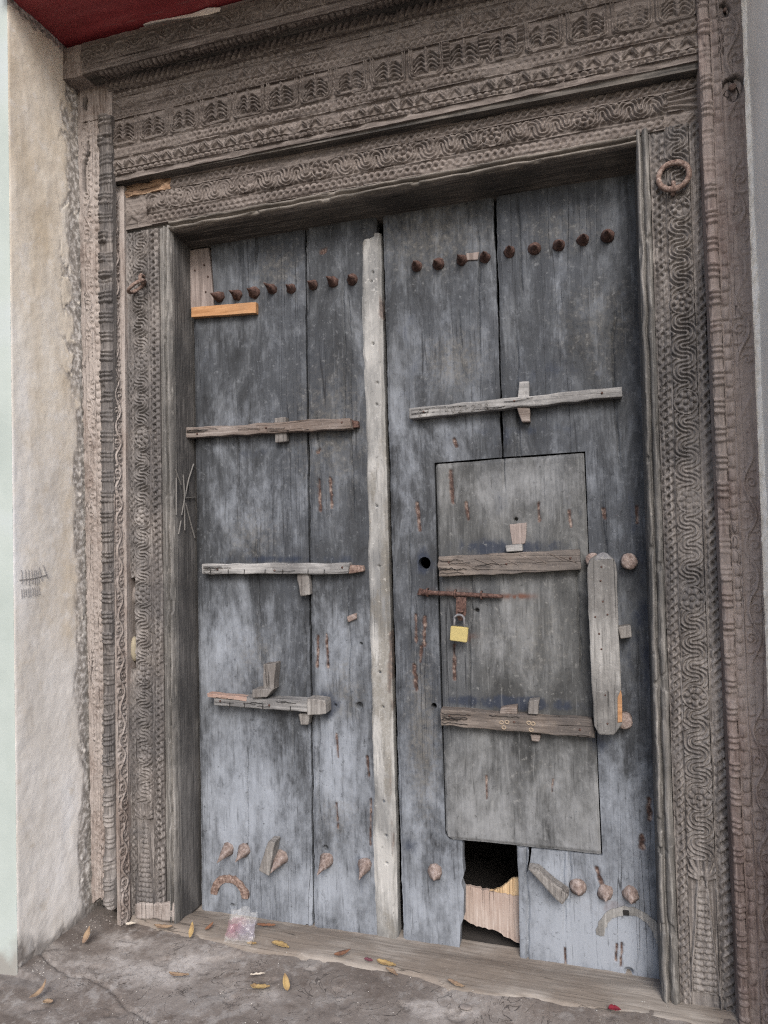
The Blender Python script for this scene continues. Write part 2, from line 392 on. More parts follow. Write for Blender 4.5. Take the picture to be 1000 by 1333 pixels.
def plaster_mat():
    t = NT('peeling_ochre_plaster'); n = t.noise(5, 6, .6, (1, 1, .45)); f = t.noise(70, 5, .6); v = t.noise(18, 5, .65); s3 = t.noise(260, 2, .5)
    oc = t.ramp(n, [(.36, (.53, .46, .365)), (.5, (.63, .575, .495)), (.64, (.69, .66, .61))])
    lo = t.ramp(n, [(.36, (.58, .555, .525)), (.52, (.66, .645, .63)), (.64, (.67, .675, .69))])
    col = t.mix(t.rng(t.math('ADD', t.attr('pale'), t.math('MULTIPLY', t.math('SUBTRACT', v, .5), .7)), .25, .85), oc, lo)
    col = t.mix(t.rng(v, .54, .68, 0, .5), col, (.7, .68, .655)); col = t.mix(t.rng(v, .42, .3, 0, .35), col, (.44, .39, .33)); col = t.mix(t.rng(f, .6, .72, 0, .35), col, (.34, .31, .28))
    col = t.mix(t.attr('peel'), col, t.ramp(f, [(.36, (.2, .185, .17)), (.5, (.31, .29, .272)), (.6, (.56, .54, .52))]))
    col = t.mix(t.attr('grime'), col, (.13, .115, .105))
    nb = t.bump(f, .3, .002); nb = t.bump(s3, .3, .0006, nb)
    return t.done(col, .92, nb, spec=.15)
M['plaster'] = plaster_mat()
def lime(name, a, b, c):
    t = NT(name); n = t.noise(3, 6, .6); f = t.noise(60, 5, .6)
    col = t.ramp(n, [(.32, a), (.52, b), (.7, c)])
    col = t.mix(t.attr('peel'), col, (.22, .21, .2)); col = t.mix(t.attr('grime'), col, (.2, .18, .165))
    return t.done(col, .93, t.bump(f, .3, .002, t.bump(n, .4, .005)), spec=.15)
M['mint'] = lime('pale_mint_limewash', (.29, .33, .312), (.34, .38, .363), (.365, .4, .41))
M['white'] = lime('pale_grey_limewash', (.70, .67, .62), (.76, .735, .685), (.8, .78, .735))
def red_mat():
    t = NT('dark_red_gloss_paint'); n = t.noise(7, 5, .6, (.3, 1, 1)); f = t.noise(90, 4, .6); d = t.noise(24, 4, .7, (.15, 1, 1), 1.0)
    col = t.ramp(n, [(.3, (.20, .03, .036)), (.55, (.28, .045, .052)), (.75, (.33, .09, .09))])
    col = t.mix(t.rng(d, .6, .72, 0, .4), col, (.3, .2, .19))
    return t.done(col, .5, t.bump(n, .5, .01, t.bump(f, .2, .001)), spec=.4)
M['red'] = red_mat()
def floor_mat():
    t = NT('dusty_cement_floor'); n = t.noise(2.6, 5, .68); f = t.noise(48, 5, .75); v = t.noise(11, 5, .72); d = t.noise(230, 3, .7); k = t.noise(5.5, 4, .6, (1, 1, 1), 1.4)
    col = t.ramp(n, [(.36, (.085, .07, .062)), (.5, (.135, .115, .103)), (.64, (.19, .17, .157))])
    col = t.mix(t.rng(v, .53, .64, 0, .65), col, (.27, .255, .245))
    col = t.mix(t.rng(v, .45, .33, 0, .6), col, (.085, .066, .055))
    col = t.mix(t.rng(f, .54, .68, 0, .5), col, (.29, .275, .262)); col = t.mix(t.rng(f, .46, .3, 0, .6), col, (.065, .054, .048))
    col = t.mix(t.rng(d, .62, .74, 0, .6), col, (.40, .385, .37)); col = t.mix(t.rng(d, .38, .26, 0, .5), col, (.05, .043, .04))
    crk = t.rng(t.math('ABSOLUTE', t.math('SUBTRACT', k, .5)), 0, .006, 1, 0); crk = t.math('MULTIPLY', crk, t.rng(n, .5, .6))
    col = t.mix(t.math('MULTIPLY', crk, .8), col, (.035, .03, .028))
    col = t.mix(t.math('MULTIPLY', t.attr('grime'), .8), col, (.085, .075, .07)); col = t.mix(t.math('MULTIPLY', t.attr('pale'), t.rng(f, .35, .6, .35, 1)), col, (.33, .31, .297))
    nb = t.bump(t.math('ADD', f, t.math('ADD', t.math('MULTIPLY', d, .3), t.math('MULTIPLY', crk, -.8))), .5, .004)
    return t.done(col, .93, nb, spec=.15)
M['floor'] = floor_mat()
t = NT('dry_earth'); M['earth'] = t.done(t.ramp(t.noise(.6, 6), [(.3, (.22, .18, .14)), (.7, (.33, .28, .23))]), .95, t.bump(t.noise(30), .5, .01))

# ------------------------------------------------------------------ carving patterns (heights in metres)
TAU = 2*math.pi
def ridge(d, w): return np.sqrt(np.clip(1-(d/w)**2, 0, 1))
def worn(u, v, seed, lo=.5): return (lo+(1-lo)*sst(.30, .52, fbm(u*6+seed*3.1, v*9, seed, 3)))*(1-.5*sst(.70, .76, fbm(u*26+seed, v*26, seed+40, 2)))
def grain(u, v, seed): return (fbm(u*12, v*420, seed, 2)-.5)*.0009+(fbm(u*70, v*70, seed+5, 3)-.5)*.0022
def warp(u, v, seed, a=.0022): return u+.012*(fbm(u*5, u*0, seed+9, 2)-.5)+1.4*(fbm(u*22, v*22+7, seed+1, 2)-.5)*2*a, v+1.4*(fbm(u*22+31, v*22, seed+2, 2)-.5)*2*a
def finish(h, seed, lo=.5):
    def f(U, V, B):
        u, v = warp(U, V, seed); return h(u, v, V.max())*worn(U, V, seed, lo)+grain(U, V, seed)
    return f
def chain(p, a):
    def h(u, v, w):
        c = v-w/2; A = .25*w; s = TAU*u/p; y = A*np.sin(s); sl = np.sqrt(1+(A*TAU/p*np.cos(s))**2)
        b = np.cos(s); k = .15*w
        hh = np.maximum(ridge((c-y)/sl, k)*(.78+.22*b), ridge((c+y)/sl, k)*(.78-.22*b))
        return a*np.maximum(hh, sst(.40, .46, abs(c)/w)*.75)
    return h
def bead(p, a, sq=2.0):
    def h(u, v, w):
        x = abs(np.mod(u, p)-p/2)/(.46*p); y = abs(v-w/2)/(.37*w)
        d = (x**sq+y**sq)**(1/sq)
        return a*np.maximum(np.sqrt(np.clip(1-d*d, 0, 1)), sst(.41, .46, abs(v-w/2)/w)*.7)
    return h
def rings(p, a):
    def h(u, v, w):
        base = np.sqrt(np.clip(1-((v-w/2)/(w*.52))**2, 0, 1))*w*.42
        m = np.mod(u, p); r = np.maximum.reduce([ridge(m-p*k, p*.07) for k in (.12, .30, .88)])
        l = (.5+.5*np.cos(TAU*v/(w/3)))*((m > p*.38) & (m < p*.8))
        return base+a*r-a*.25*l
    return h
def rope(p, a):
    def h(u, v, w):
        return np.sqrt(np.clip(1-((v-w/2)/(w*.55))**2, 0, 1))*w*.3+a*abs(np.sin(math.pi*(u-v*.55)/p))
    return h
def leafzig(p, a):
    def h(u, v, w):
        m = np.mod(u, p); out = 0*u
        for cx, sg in ((.27*p, 1), (.73*p, -1)):
            x = m-cx; y = v-w/2; th = math.radians(48)*sg
            A = x*math.cos(th)+y*math.sin(th); B = -x*math.sin(th)+y*math.cos(th)
            d = (A/(w*.52))**2+(B/(w*.17))**2
            out = np.maximum(out, np.sqrt(np.clip(1-d, 0, 1))-.55*ridge(B, w*.05)*(d < .8))
        t = ridge(np.minimum(m, p-m), p*.1)*sst(.95*w, .55*w, v)
        return a*np.maximum(np.maximum(out, .6*t), sst(.44, .48, abs(v-w/2)/w)*.5)
    return h
def strokes_tile(polys, W, H, res=.001):
    x, y = np.meshgrid(np.arange(0, W+res, res), np.arange(0, H+res, res), indexing='ij'); T = np.zeros_like(x)
    for poly, wd, am in polys:
        d = np.full_like(x, 1e9)
        for (x1, y1), (x2, y2) in zip(poly[:-1], poly[1:]):
            dx, dy = x2-x1, y2-y1; t = np.clip(((x-x1)*dx+(y-y1)*dy)/(dx*dx+dy*dy+1e-12), 0, 1)
            d = np.minimum(d, np.hypot(x-x1-t*dx, y-y1-t*dy))
        T = np.maximum(T, am*ridge(d, wd))
    return T
def sample(T, x, y, res=.001):
    x = np.clip(x/res, 0, T.shape[0]-1.001); y = np.clip(y/res, 0, T.shape[1]-1.001); i = x.astype(int); j = y.astype(int); fx = x-i; fy = y-j
    return (T[i, j]*(1-fx)+T[i+1, j]*fx)*(1-fy)+(T[i, j+1]*(1-fx)+T[i+1, j+1]*fx)*fy
def curve(pts, n=10):
    out = []; p = [pts[0]]+list(pts)+[pts[-1]]
    for k in range(1, len(p)-2):
        for i in range(n):
            t = i/n; q = [np.array(p[k+j], float) for j in (-1, 0, 1, 2)]
            out.append(tuple(.5*((2*q[1])+(-q[0]+q[2])*t+(2*q[0]-5*q[1]+4*q[2]-q[3])*t*t+(-q[0]+3*q[1]-3*q[2]+q[3])*t**3)))
    out.append(tuple(pts[-1])); return out
# serpentine of parallel strands broken by rosettes
ROS_L = .252
_tiles = {}
def vine_tile(w):
    key = round(w, 3)
    if key in _tiles: return _tiles[key]
    res = .001; L = ROS_L; x, y = np.meshgrid(np.arange(0, L+res, res), np.arange(0, w+res, res), indexing='ij')
    per = (L-.062)/3; q = np.linspace(0, TAU, 500); om = 1.5      # sine-generated meander: strands with round U-turns
    gx = np.concatenate([[0], np.cumsum(np.cos(om*np.cos(q[:-1])))]); gy = np.concatenate([[0], np.cumsum(np.sin(om*np.cos(q[:-1])))])
    gx = gx/gx[-1]*per; gy = (gy-(gy.max()+gy.min())/2)/(gy.max()-gy.min())*w*.62+w/2
    t = np.concatenate([gx+per*k+.031 for k in (-1, 0, 1, 2, 3)]); s = np.concatenate([gy]*5); t, s = t[::3], s[::3]
    d = np.full(x.shape, 1e9)
    for a, b in zip(t, s): d = np.minimum(d, (x-a)**2+(y-b)**2)
    d = np.sqrt(d); pitch = .0103
    T = (.5+.5*np.cos(TAU*d/pitch))**.8*.9
    edge = np.minimum(y, w-y); T *= sst(0, .004, edge)
    for sgn in (0, L):                              # rosette at the joint of two repeats
        r = np.hypot((x-sgn)*1.0, (y-w/2)*(.062/min(w, .062))); th = np.arctan2(y-w/2, x-sgn)
        R = .030; pet = ridge(np.abs(np.mod(th, TAU/7)-TAU/14)*r, .0078)*ridge(r-.0175, .0085); c = ridge(r, .0075)
        ros = np.maximum(pet, c); ros = np.maximum(ros, .75*ridge(r-.0285, .0028)); T = np.where(r < R+.002, ros, T)
    _tiles[key] = T; return T
def vine(a, off=0.0, seed=1):
    def f(U, V, B):
        w = V.max(); T = vine_tile(w); u, v = warp(U, V, seed, .003)
        return a*sample(T, np.mod(u+off, ROS_L), np.clip(v, 0, w))*worn(U, V, seed, .6)+grain(U, V, seed)
    return f
def palm(a, flip=False):                            # a palm standing on the foot of the jamb
    def f(U, V, B):
        w = V.max(); u, v = warp(U, V, 3, .0015); c = v-w/2; h = 0*u
        half = np.interp(u, [0, .25, .27], [.44*w, .13*w, .10*w])
        inside = (abs(c) < half) & (u < .265)
        rows = .0155; k = np.mod(u, rows)/rows; colw = half/1.5; q = np.mod(c+np.where(np.mod(np.floor(u/rows), 2) > 0, colw/2, 0), colw)/colw
        h = np.where(inside, a*.9*np.sqrt(np.clip(1-(2*k-1)**2, 0, 1))*np.sqrt(np.clip(1-.7*(2*q-1)**2, 0, 1)), 0)
        h = np.maximum(h, a*.9*ridge(abs(c)-half-.004, .0035)*(u < .29))
        for i in range(4):
            for sg in (-1, 1):
                th = math.radians(22+i*24); A = (u-.285)*math.cos(th)+sg*c*math.sin(th); Bq = -(u-.285)*math.sin(th)+sg*c*math.cos(th)
                Bq = Bq+A*A*(4+2*i)
                h = np.maximum(h, a*ridge(Bq, .0055)*sst(0, .01, A)*sst(w*.95, w*.75, A)*(sg*c > -.003))
        return h*worn(U, V, 5, .7)+grain(U, V, 6)
    return f
def scroll(p, a, pitch=.0105):                      # running vine with curled leaves
    def h(u, v, w):
        c = v-w/2; y = .27*w*np.sin(TAU*u/p); sl = np.sqrt(1+(.27*w*TAU/p*np.cos(TAU*u/p))**2)
        d = abs(c-y)/sl; out = ridge(d, .07*w+.001)
        m = np.mod(u, p)
        for cx, cy in ((.25*p, -.16*w), (.75*p, .16*w)):
            dx = m-cx; dy = c-cy; r = np.hypot(dx, dy*1.15); th = np.arctan2(dy, dx)
            sp = .5+.5*np.cos(TAU*(r/pitch+th/TAU*np.sign(cy)))
            out = np.maximum(out, sp*.85*(r < .34*w)*(d > .10*w))
            out = np.maximum(out, .6*ridge(abs(dx)-.22*p, .005)*(d > .12*w)*(abs(dy) < .25*w))
        return a*np.maximum(out, sst(.45, .48, abs(c)/w)*.6)
    return h
def tongues(p, a):
    def h(u, v, w):
        m = np.mod(u, p)-p/2; q = np.hypot(m, np.maximum(0, w*.5-v))
        return a*np.maximum(np.maximum(ridge(abs(q-p*.36), p*.09), ridge(q, p*.16)), .5*ridge(abs(m)-p/2, p*.08))+.25*w*np.sin(math.pi*np.clip(v/w, 0, 1))
    return h
def fillets(edges, a):                              # stepped mouldings: list of (v0, v1) shares
    def h(u, v, w):
        out = 0*u
        for v0, v1 in edges:
            c = (v0+v1)/2; out = np.maximum(out, ridge(v/w-c, (v1-v0)/2))
        return a*out
    return h
def plain(u, v, w): return 0*u
_pt = []
def leaf_panel_tile(W, H, kind, r):
    pl = []
    for ins, am in ((.006, .85), (.0125, .75)):
        rr = .016
        pts = [(ins, H)]+[(ins+rr*(1-math.cos(q)), ins*.8+rr*(1-math.sin(q))) for q in np.linspace(0, math.pi/2, 6)]
        pts = [(ins, H), (ins, ins*.8+rr)]+[(ins+rr-rr*math.cos(q), ins*.8+rr-rr*math.sin(q)) for q in np.linspace(.2, math.pi/2, 5)]
        pts += [(W-x, y) for x, y in pts[::-1]]
        if kind == 1: pts = pts[2:-2]
        pl.append((pts, .0026, am))
    if kind == 1:
        for k in range(6):
            y = H*.3+k*H*.125; pl += [([(-.002, y), (.012, y)], .0045, .9), ([(W-.012, y), (W+.002, y)], .0045, .9)]
    cx = W/2+r.uniform(-.002, .002)
    pl.append(([(cx, .019), (cx, H*.93)], .0034, 1.0))
    n = 4
    for i in range(n):
        y = .016+i*(H-.040)/n; L = (W/2-.0185)*(1-.02*i)
        for s in (-1, 1):
            j = r.uniform(-.0015, .0015)
            pl.append((curve([(cx, y+.002), (cx+s*L*.3, y+.0165+j), (cx+s*L*.66, y+.0125+j), (cx+s*L, y+.001+j)], 6), .0033, 1.0))
            if i < 3: pl.append((curve([(cx+s*L*.34, y+.007+j), (cx+s*L*.6, y+.006+j), (cx+s*L*.84, y-.002+j)], 5), .0022, .8))
    return strokes_tile(pl, W, H)

# ------------------------------------------------------------------ the place: ground, floor, walls
def sheet(name, x0, x1, y0, y1, z, mat, nx=1, ny=1):
    xs = np.linspace(x0, x1, nx+1); ys = np.linspace(y0, y1, ny+1); X, Y = np.meshgrid(xs, ys, indexing='ij')
    V = np.stack([X.ravel(), Y.ravel(), np.full(X.size, z)], 1); i = np.arange(X.size).reshape(nx+1, ny+1)
    F = np.stack([i[:-1, :-1], i[1:, :-1], i[1:, 1:], i[:-1, 1:]], -1).reshape(-1, 4)
    return mesh_obj(name, V, F, mat)
tag(sheet('ground', -600, 600, -900, 300, -.16, M['earth'], 8, 8), kind='structure')
XW, YW = -.28, -.445                                 # left reveal plane, front plane of the house wall
XR = 1.700; ZC = 2.790; YF, YJ, YFR, YU = -.16, -.11, -.15, -.225
def floor_h(U, V, B):
    x, y = B[..., 0], B[..., 1]
    h = (fbm(x*5, y*5, 11, 4)-.5)*.014+(fbm(x*40, y*40, 12, 3)-.5)*.0022
    h -= .006*sst(.006, .0015, abs(y+.50+.32*(x-.2)+.08*(fbm(x*6, x*0, 14, 4)-.5)))*sst(1.3, .9, x)+.004*sst(.35, .3, fbm(x*14, y*14, 15, 4))
    h += .018*sst(.10, 0, x-XW+.012*fbm(x*30, y*30, 3, 2)*2)*(y > YW)      # cement fillet silted along the wall
    return h-.004-.05*sst(-.10, -.05, y)
def floor_pale(U, V, B):
    x, y = B[..., 0], B[..., 1]; n = fbm(x*7, y*9, 31, 5); k = 0*x
    for px, py, a, b in ((165, 1222, .10, .05), (125, 1250, .16, .05), (200, 1265, .14, .05), (240, 1255, .06, .05), (350, 1300, .12, .05), (560, 1310, .07, .04), (610, 1318, .03, .02)):
        c = PZ(px, py); k = np.maximum(k, sst(1.35, .4, np.hypot((x-c[0])/a, (y-c[1])/b)))
    return np.clip(k*sst(.38, .58, n)*.8+.25*sst(.55, .7, n), 0, 1)
def floor_grime(U, V, B):
    x, y = B[..., 0], B[..., 1]
    return .75*sst(.16, .0, x-XW-.03*fbm(x*20, y*20, 5, 3))*(y > YW-.03)+.35*sst(.5, .75, fbm(x*4+9, y*6, 41, 4))
fl = patch('floor', [(-.95, -1.0, 0), (2.6, -1.0, 0), (2.6, .01, 0), (-.95, .01, 0)], floor_h, M['floor'], None, n=(0, 0, 1), res=.0055, skirt=.12, ax=(0, 1), attrs={'pale': floor_pale, 'grime': floor_grime})
tag(fl, kind='structure')
tag(box('porch_floor', (-3.0, -3.4, -.155), (4.6, -1.0, -.004), M['floor']), kind='structure')

hw = thing('house_wall', (.7, YW, 0), 'limewashed masonry house wall with a deep recess around the carved door', 'wall')
# left reveal, ochre plaster peeling along the post
def reveal_peel(U, V, B):
    y, z = B[..., 1], B[..., 2]
    n = fbm(y*26, z*9, 21, 5); d = (YF-y)                     # distance from the wooden post
    k = sst(.040, .012, d+.09*(n-.5)*2*(.5+.9*sst(2.0, 2.5, z)*.6)); k = np.maximum(k, sst(.10, .05, d+.2*(n-.5))*sst(1.5, 1.8, z)*sst(2.75, 2.45, z)*.95*(n > .45))
    k = np.maximum(k, sst(.022, .012, (ZC-z)-.05*(n-.3)))
    k = np.maximum(k, sst(.06, .01, z+.22*(n-.45)-.06*sst(.05, .0, y-YW))*.9)
    return np.clip(k*sst(.30, .42, fbm(y*60, z*45, 22, 4)+.12*k), 0, 1)
def reveal_h(U, V, B):
    y, z = B[..., 1], B[..., 2]
    return sst(0, .03, y-YW)*((fbm(y*6, z*4, 23, 3)-.5)*.006)+(fbm(y*40, z*30, 24, 3)-.5)*.0022-.0025*reveal_peel(U, V, B)+.003*sst(.02, 0, YF-y)*(fbm(z*20, y*20, 25, 3)-.5)*2-.0015*sst(.006, .0, y-YW)
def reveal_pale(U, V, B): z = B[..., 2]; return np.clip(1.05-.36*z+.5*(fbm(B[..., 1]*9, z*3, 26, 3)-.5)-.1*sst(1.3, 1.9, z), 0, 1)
def wall_grime(U, V, B):
    z = B[..., 2]; n = fbm(B[..., 0]*14+B[..., 1]*14, z*14, 27, 4); return np.clip(.75*sst(.075, .0, z-.2*(n-.45))*sst(.35, .6, n+.2), 0, 1)
pier = box('pier', (-3.0, YW+.012, -.16), (XW-.012, .35, ZC+1.2), M['mint'], hw)
patch('reveal_plaster', [(XW, YW+.002, -.02), (XW, .05, -.02), (XW, .05, ZC+.02), (XW, YW+.002, ZC+.02)], reveal_h, M['plaster'], pier, n=(1, 0, 0), res=.004, skirt=.02, ax=(1, 2), attrs={'peel': reveal_peel, 'pale': reveal_pale, 'grime': wall_grime})
def front_h(U, V, B): x, z = B[..., 0], B[..., 2]; return (fbm(x*5, z*4, 28, 4)-.5)*.012*sst(0, .1, XW-x)-.0015*sst(.006, 0, XW-x)
patch('front_plaster', [(-1.3, YW, -.02), (XW-.0015, YW, -.02), (XW-.0015, YW, ZC+.9), (-1.3, YW, ZC+.9)], front_h, M['mint'], pier, res=.008, skirt=.003, attrs={'grime': wall_grime})
# pencil tally on the reveal
def onrev(px, py): return PX(px, py, XW+.001)
tl = []
for k, x in enumerate((27.5, 32.5, 36.5, 40.5, 43.5, 46, 48.5)):
    tl.append([onrev(x, 741+abs(3-k)*.4), onrev(x+.4+k*.25, 759+(k % 3))])
for k, x in enumerate((27.5, 30.3, 33, 36, 38.5, 41.5, 44.2, 46.8, 49.5)): tl.append([onrev(x, 767-k*.45), onrev(x+.4+k*.15, 778-(k % 3)*.9-k*.4)])
tl.append([onrev(25, 755), onrev(45, 752.5), onrev(61, 748)])
strokes('tally_mark', tl, .0017, (1, 0, 0), M['tally'], pier, .0022)
strokes('tally_mark', [[onrev(50.5, 739), onrev(54.5, 755)], [onrev(56, 736), onrev(61, 751)]], .0034, (1, 0, 0), M['tally'], pier, .0022)
rp = box('pier', (XR+.012, YW+.012, -.16), (4.6, .35, ZC+1.2), M['white'], hw)
patch('reveal_plaster', [(XR, .05, -.02), (XR, YW, -.02), (XR, YW, ZC+.02), (XR, .05, ZC+.02)], lambda U, V, B: (fbm(B[..., 1]*6, B[..., 2]*4, 61, 4)-.5)*.01, M['white'], rp, n=(-1, 0, 0), res=.006, skirt=.02, ax=(1, 2), attrs={'grime': wall_grime})
box('wall_behind_frame', (XW-.012, .07, -.16), (.0, .35, ZC+1.2), M['cell'], hw)
box('wall_behind_frame', (1.50, .07, -.16), (XR+.012, .35, ZC+1.2), M['cell'], hw)
box('wall_over_door', (XW-.012, YW+.012, ZC+.03), (XR+.012, .35, ZC+1.2), M['white'], hw)
box('wall_over_door', (.0, .07, 2.30), (1.50, .35, ZC+.03), M['cell'], hw)
# dark red board roofing the recess
def red_h(U, V, B): x, y = B[..., 0], B[..., 1]; return (fbm(x*4, y*9, 71, 4)-.5)*.022+(fbm(x*2, y*30, 72, 3)-.5)*.008
rc = thing('ceiling_board', (.7, -.3, ZC), 'dark red painted board roofing the door recess at top left', 'board')
patch('board', [(XW, -.07, ZC), (XR, -.07, ZC), (XR, YW-.05, ZC), (XW, YW-.05, ZC)], red_h, M['red'], rc, n=(0, 0, -1), res=.008, skirt=.03, ax=(0, 1))
bar('plaster_remnant', [P(*p, YU-.004) for p in ((186, 32), (215, 26), (240, 23), (262, 20), (286, 16), (288, 9), (270, 10.5), (250, 17), (225, 22), (196, 27))], .03, M['white'], rc, .0006, 0, .002, seed=6)
# dark room behind the door
rm = box('room', (-.7, .352, -.16), (2.2, 3.2, 2.9), M['room']); tag(rm, kind='structure')
bm = bmesh.new(); bm.from_mesh(rm.data); bmesh.ops.reverse_faces(bm, faces=bm.faces); bm.faces.ensure_lookup_table()
bmesh.ops.delete(bm, geom=[f for f in bm.faces if f.calc_center_median().y < -1.0], context='FACES'); bm.to_mesh(rm.data); bm.free()
tag(box('inner_floor', (-.02, .0, -.16), (1.5, 3.2, -.03), M['soot']), kind='structure')

# ------------------------------------------------------------------ frame of the door
Z0, ZL = -.005, 2.205
def vx(xt, xb, Y, yt=300, yb=1100):                  # an upright edge measured high and low: returns X(z)
    a, b = P(xt, yt, Y), P(xb, yb, Y)
    return lambda z: b[0]+(a[0]-b[0])*(z-b[2])/(a[2]-b[2])
def vband(name, xa, xb, z0, z1, Y, h, mat, parent, **kw):
    c = [(xa(z0), Y, z0), (xa(z1), Y, z1), (xb(z1), Y, z1), (xb(z0), Y, z0)]
    return patch(name, c, h, mat, parent, **kw)
dfm = thing('door_frame', (.72, YJ, 0), 'grey carved inner door frame with rosette vines, chain borders and plain inner fillets', 'door frame')
jl_t = [165, 173.5, 193, 208, 214, 223]; jl_b = [170.5, 179, 202.5, 217, 223.5, 233]
JL = [vx(a, b, YJ) for a, b in zip(jl_t, jl_b)]
jr_t = [830, 847, 867.5, 899, 917]; jr_b = [857.5, 880, 895.5, 932, 955]
JR = [vx(a, b, YJ, 250, 1150) for a, b in zip(jr_t, jr_b)]
XJL, XJR = JL[5], JR[0]
def jamb(side, X, bands, zt):
    s = 1 if side == 'l' else -1
    xi = X[-1] if side == 'l' else X[0]; xo = X[1] if side == 'l' else X[3]
    bm = bmesh.new(); pts = []
    for z in (Z0, zt):
        for x, y in ((xo(z)-s*.0, YJ+.004), (xi(z)-s*.002, YJ+.004), (xi(z)-s*.002, .055), (xo(z), .055)): pts.append(bm.verts.new((x, y, z)))
    for f in ((0, 1, 2, 3), (7, 6, 5, 4), (0, 4, 5, 1), (1, 5, 6, 2), (2, 6, 7, 3), (3, 7, 4, 0)): bm.faces.new([pts[i] for i in f])
    core = bm_obj('jamb', bm, M['dark_wood'], dfm)
    for nm, a, b, kind in bands:
        xa, xb = X[a], X[b]; Ltot = zt-Z0
        if kind == 'vine':
            pz = .035; vband('foot', xa, xb, Z0, pz, YJ, finish(plain, 9), M['carved_v'], core)
            z1 = pz+.33
            vband('palm_carving', xa, xb, pz, z1, YJ, palm(.012), M['carved_v'], core)
            c = [(xa(z1), YJ, z1), (xa(zt), YJ, zt), (xb(zt), YJ, zt), (xb(z1), YJ, z1)]; L = zt-z1; off = .095 if side == 'l' else .10
            cutp = [0.0]; u = -off
            while u < L+.1:
                for q in (u-.032, u+.032):
                    if .01 < q < L-.01: cutp.append(q)
                u += ROS_L
            cutp.append(L)
            for q0, q1 in zip(cutp[:-1], cutp[1:]):
                mid = (q0+q1)/2; ros = abs(np.mod(mid+off+ROS_L/2, ROS_L)-ROS_L/2) < .02 and q1-q0 < .08
                patch('rosette' if ros else 'vine_carving', c, vine(.0125, off, 4 if side == 'l' else 8), M['carved_v'], core, seg=(q0, q1), res=.0022)
        elif kind == 'chain': vband('chain_carving', xa, xb, Z0, zt, YJ, finish(chain(.044, .0105), a+11, .55), M['carved_v'], core, res=.0023)
        elif kind == 'fillet':
            ed = [(.0, .28), (.5, .98)] if side == 'l' else [(.0, .36), (.46, .98)]
            vband('fillet', xa, xb, Z0, zt, YJ, finish(fillets(ed, .017), a+17, .85), M['fillet'], core, res=.004, resv=.0015)
        elif kind == 'plain': vband('fillet', xa, xb, Z0, zt, YJ, finish(plain, a+19), M['fillet'], core, res=.004)
    return core
jl = jamb('l', JL, (('v', 1, 2, 'vine'), ('c', 2, 3, 'chain'), ('p', 3, 4, 'plain'), ('f', 4, 5, 'fillet')), ZL)
# broken outer edge of the left jamb: chain band with a stretch missing
g0, g1 = P(173, 872, YJ)[2], P(173, 752, YJ)[2]
def broken(U, V, B):
    z = B[..., 2]; h = finish(chain(.05, .009), 33, .4)(U, V, B)
    return h-.012*sst(.0, .03, z-g0+.03)*sst(.25, .15, z-g1)*fbm(z*30, V*60, 8, 3)-.004
for za, zb in ((Z0, g0), (g1, ZL)): vband('chain_carving', JL[0], JL[1], za, zb, YJ, broken, M['carved_v'], jl, res=.0025, skirt=.09)
jr = jamb('r', JR, (('f', 0, 1, 'fillet'), ('c', 1, 2, 'chain'), ('v', 2, 3, 'vine')), 2.245)
vband('chain_carving', JR[3], JR[4], Z0, 2.245, YJ, finish(chain(.05, .0115), 44, .35), M['carved_v'], jr, res=.0025, skirt=.05)
# raw plinth block at the foot of the left jamb
bar('plinth', [P(175, 1197, YJ-.012), P(229, 1200, YJ-.012), P(229, 1176, YJ-.012), P(175, 1176, YJ-.012)], .10, M['post_l'], dfm, .006, 6, .003, seed=4)
# scratches on the plain inner face of the left jamb
def onj(px, py): return PX(px, py, float(XJL(1.4))+.0005)
sl = [[(228, 611), (235, 631)], [(238, 618), (239.5, 640), (240, 690)], [(251.5, 604), (245, 624), (240, 648), (236, 670)], [(240.5, 648), (254, 647)], [(241, 655), (247, 678), (253, 700)], [(235, 678), (232, 695)], [(229, 622), (229, 670)]]
strokes('scratch', [[onj(*p) for p in L] for L in sl], .0017, (1, 0, 0), M['scratch'], jl, .004)

# lintel, level bands between measured corners
def hq(px):                                          # px quad bl, br, tr, tl -> world at Y
    return px
LB, LT = (P(213, 303, YJ)[2]+P(740, 207, YJ)[2])/2, (P(210, 232, YJ)[2]+P(740, 125, YJ)[2])/2
LTl, LTr = P(160, 243, YJ)[2], P(906, 97, YJ)[2]
LBl, LBr = P(213, 303, YJ)[2], P(833, 190, YJ)[2]
xl0, xl1 = float(JL[0](2.3)), float(JR[4](2.3))+.01

bm = bmesh.new(); pts = []
for x, zb, zt in ((xl0-.03, LBl, LTl), (xl1+.03, LBr, LTr)):
    for y, z in ((YJ+.004, zb+.002), (.055, zb-.024), (.055, zt), (YJ+.004, zt)): pts.append(bm.verts.new((x, y, z)))
for f in ((0, 1, 2, 3), (7, 6, 5, 4), (0, 4, 5, 1), (1, 5, 6, 2), (2, 6, 7, 3), (3, 7, 4, 0)): bm.faces.new([pts[i] for i in f])
lint = bm_obj('lintel', bm, M['dark_wood_x'], dfm)
def hband(name, f0, f1, Y, h, mat, parent, xa, xb, zb, zt, **kw):     # f = share from the bottom edge; zb, zt: functions of x
    def z(x, f): return zb(x)+(zt(x)-zb(x))*f
    c = [(xa, Y, z(xa, f0)), (xb, Y, z(xb, f0)), (xb, Y, z(xb, f1)), (xa, Y, z(xa, f1))]
    return patch(name, c, h, mat, parent, **kw)
zbL = lambda x: LBl+(LBr-LBl)*(x-float(XJL(2.2)))/(float(XJR(2.2))-float(XJL(2.2)))
ztL = lambda x: LTl+(LTr-LTl)*(x-xl0)/(xl1-xl0)
xa, xb = float(XJL(2.2)), float(XJR(2.2))
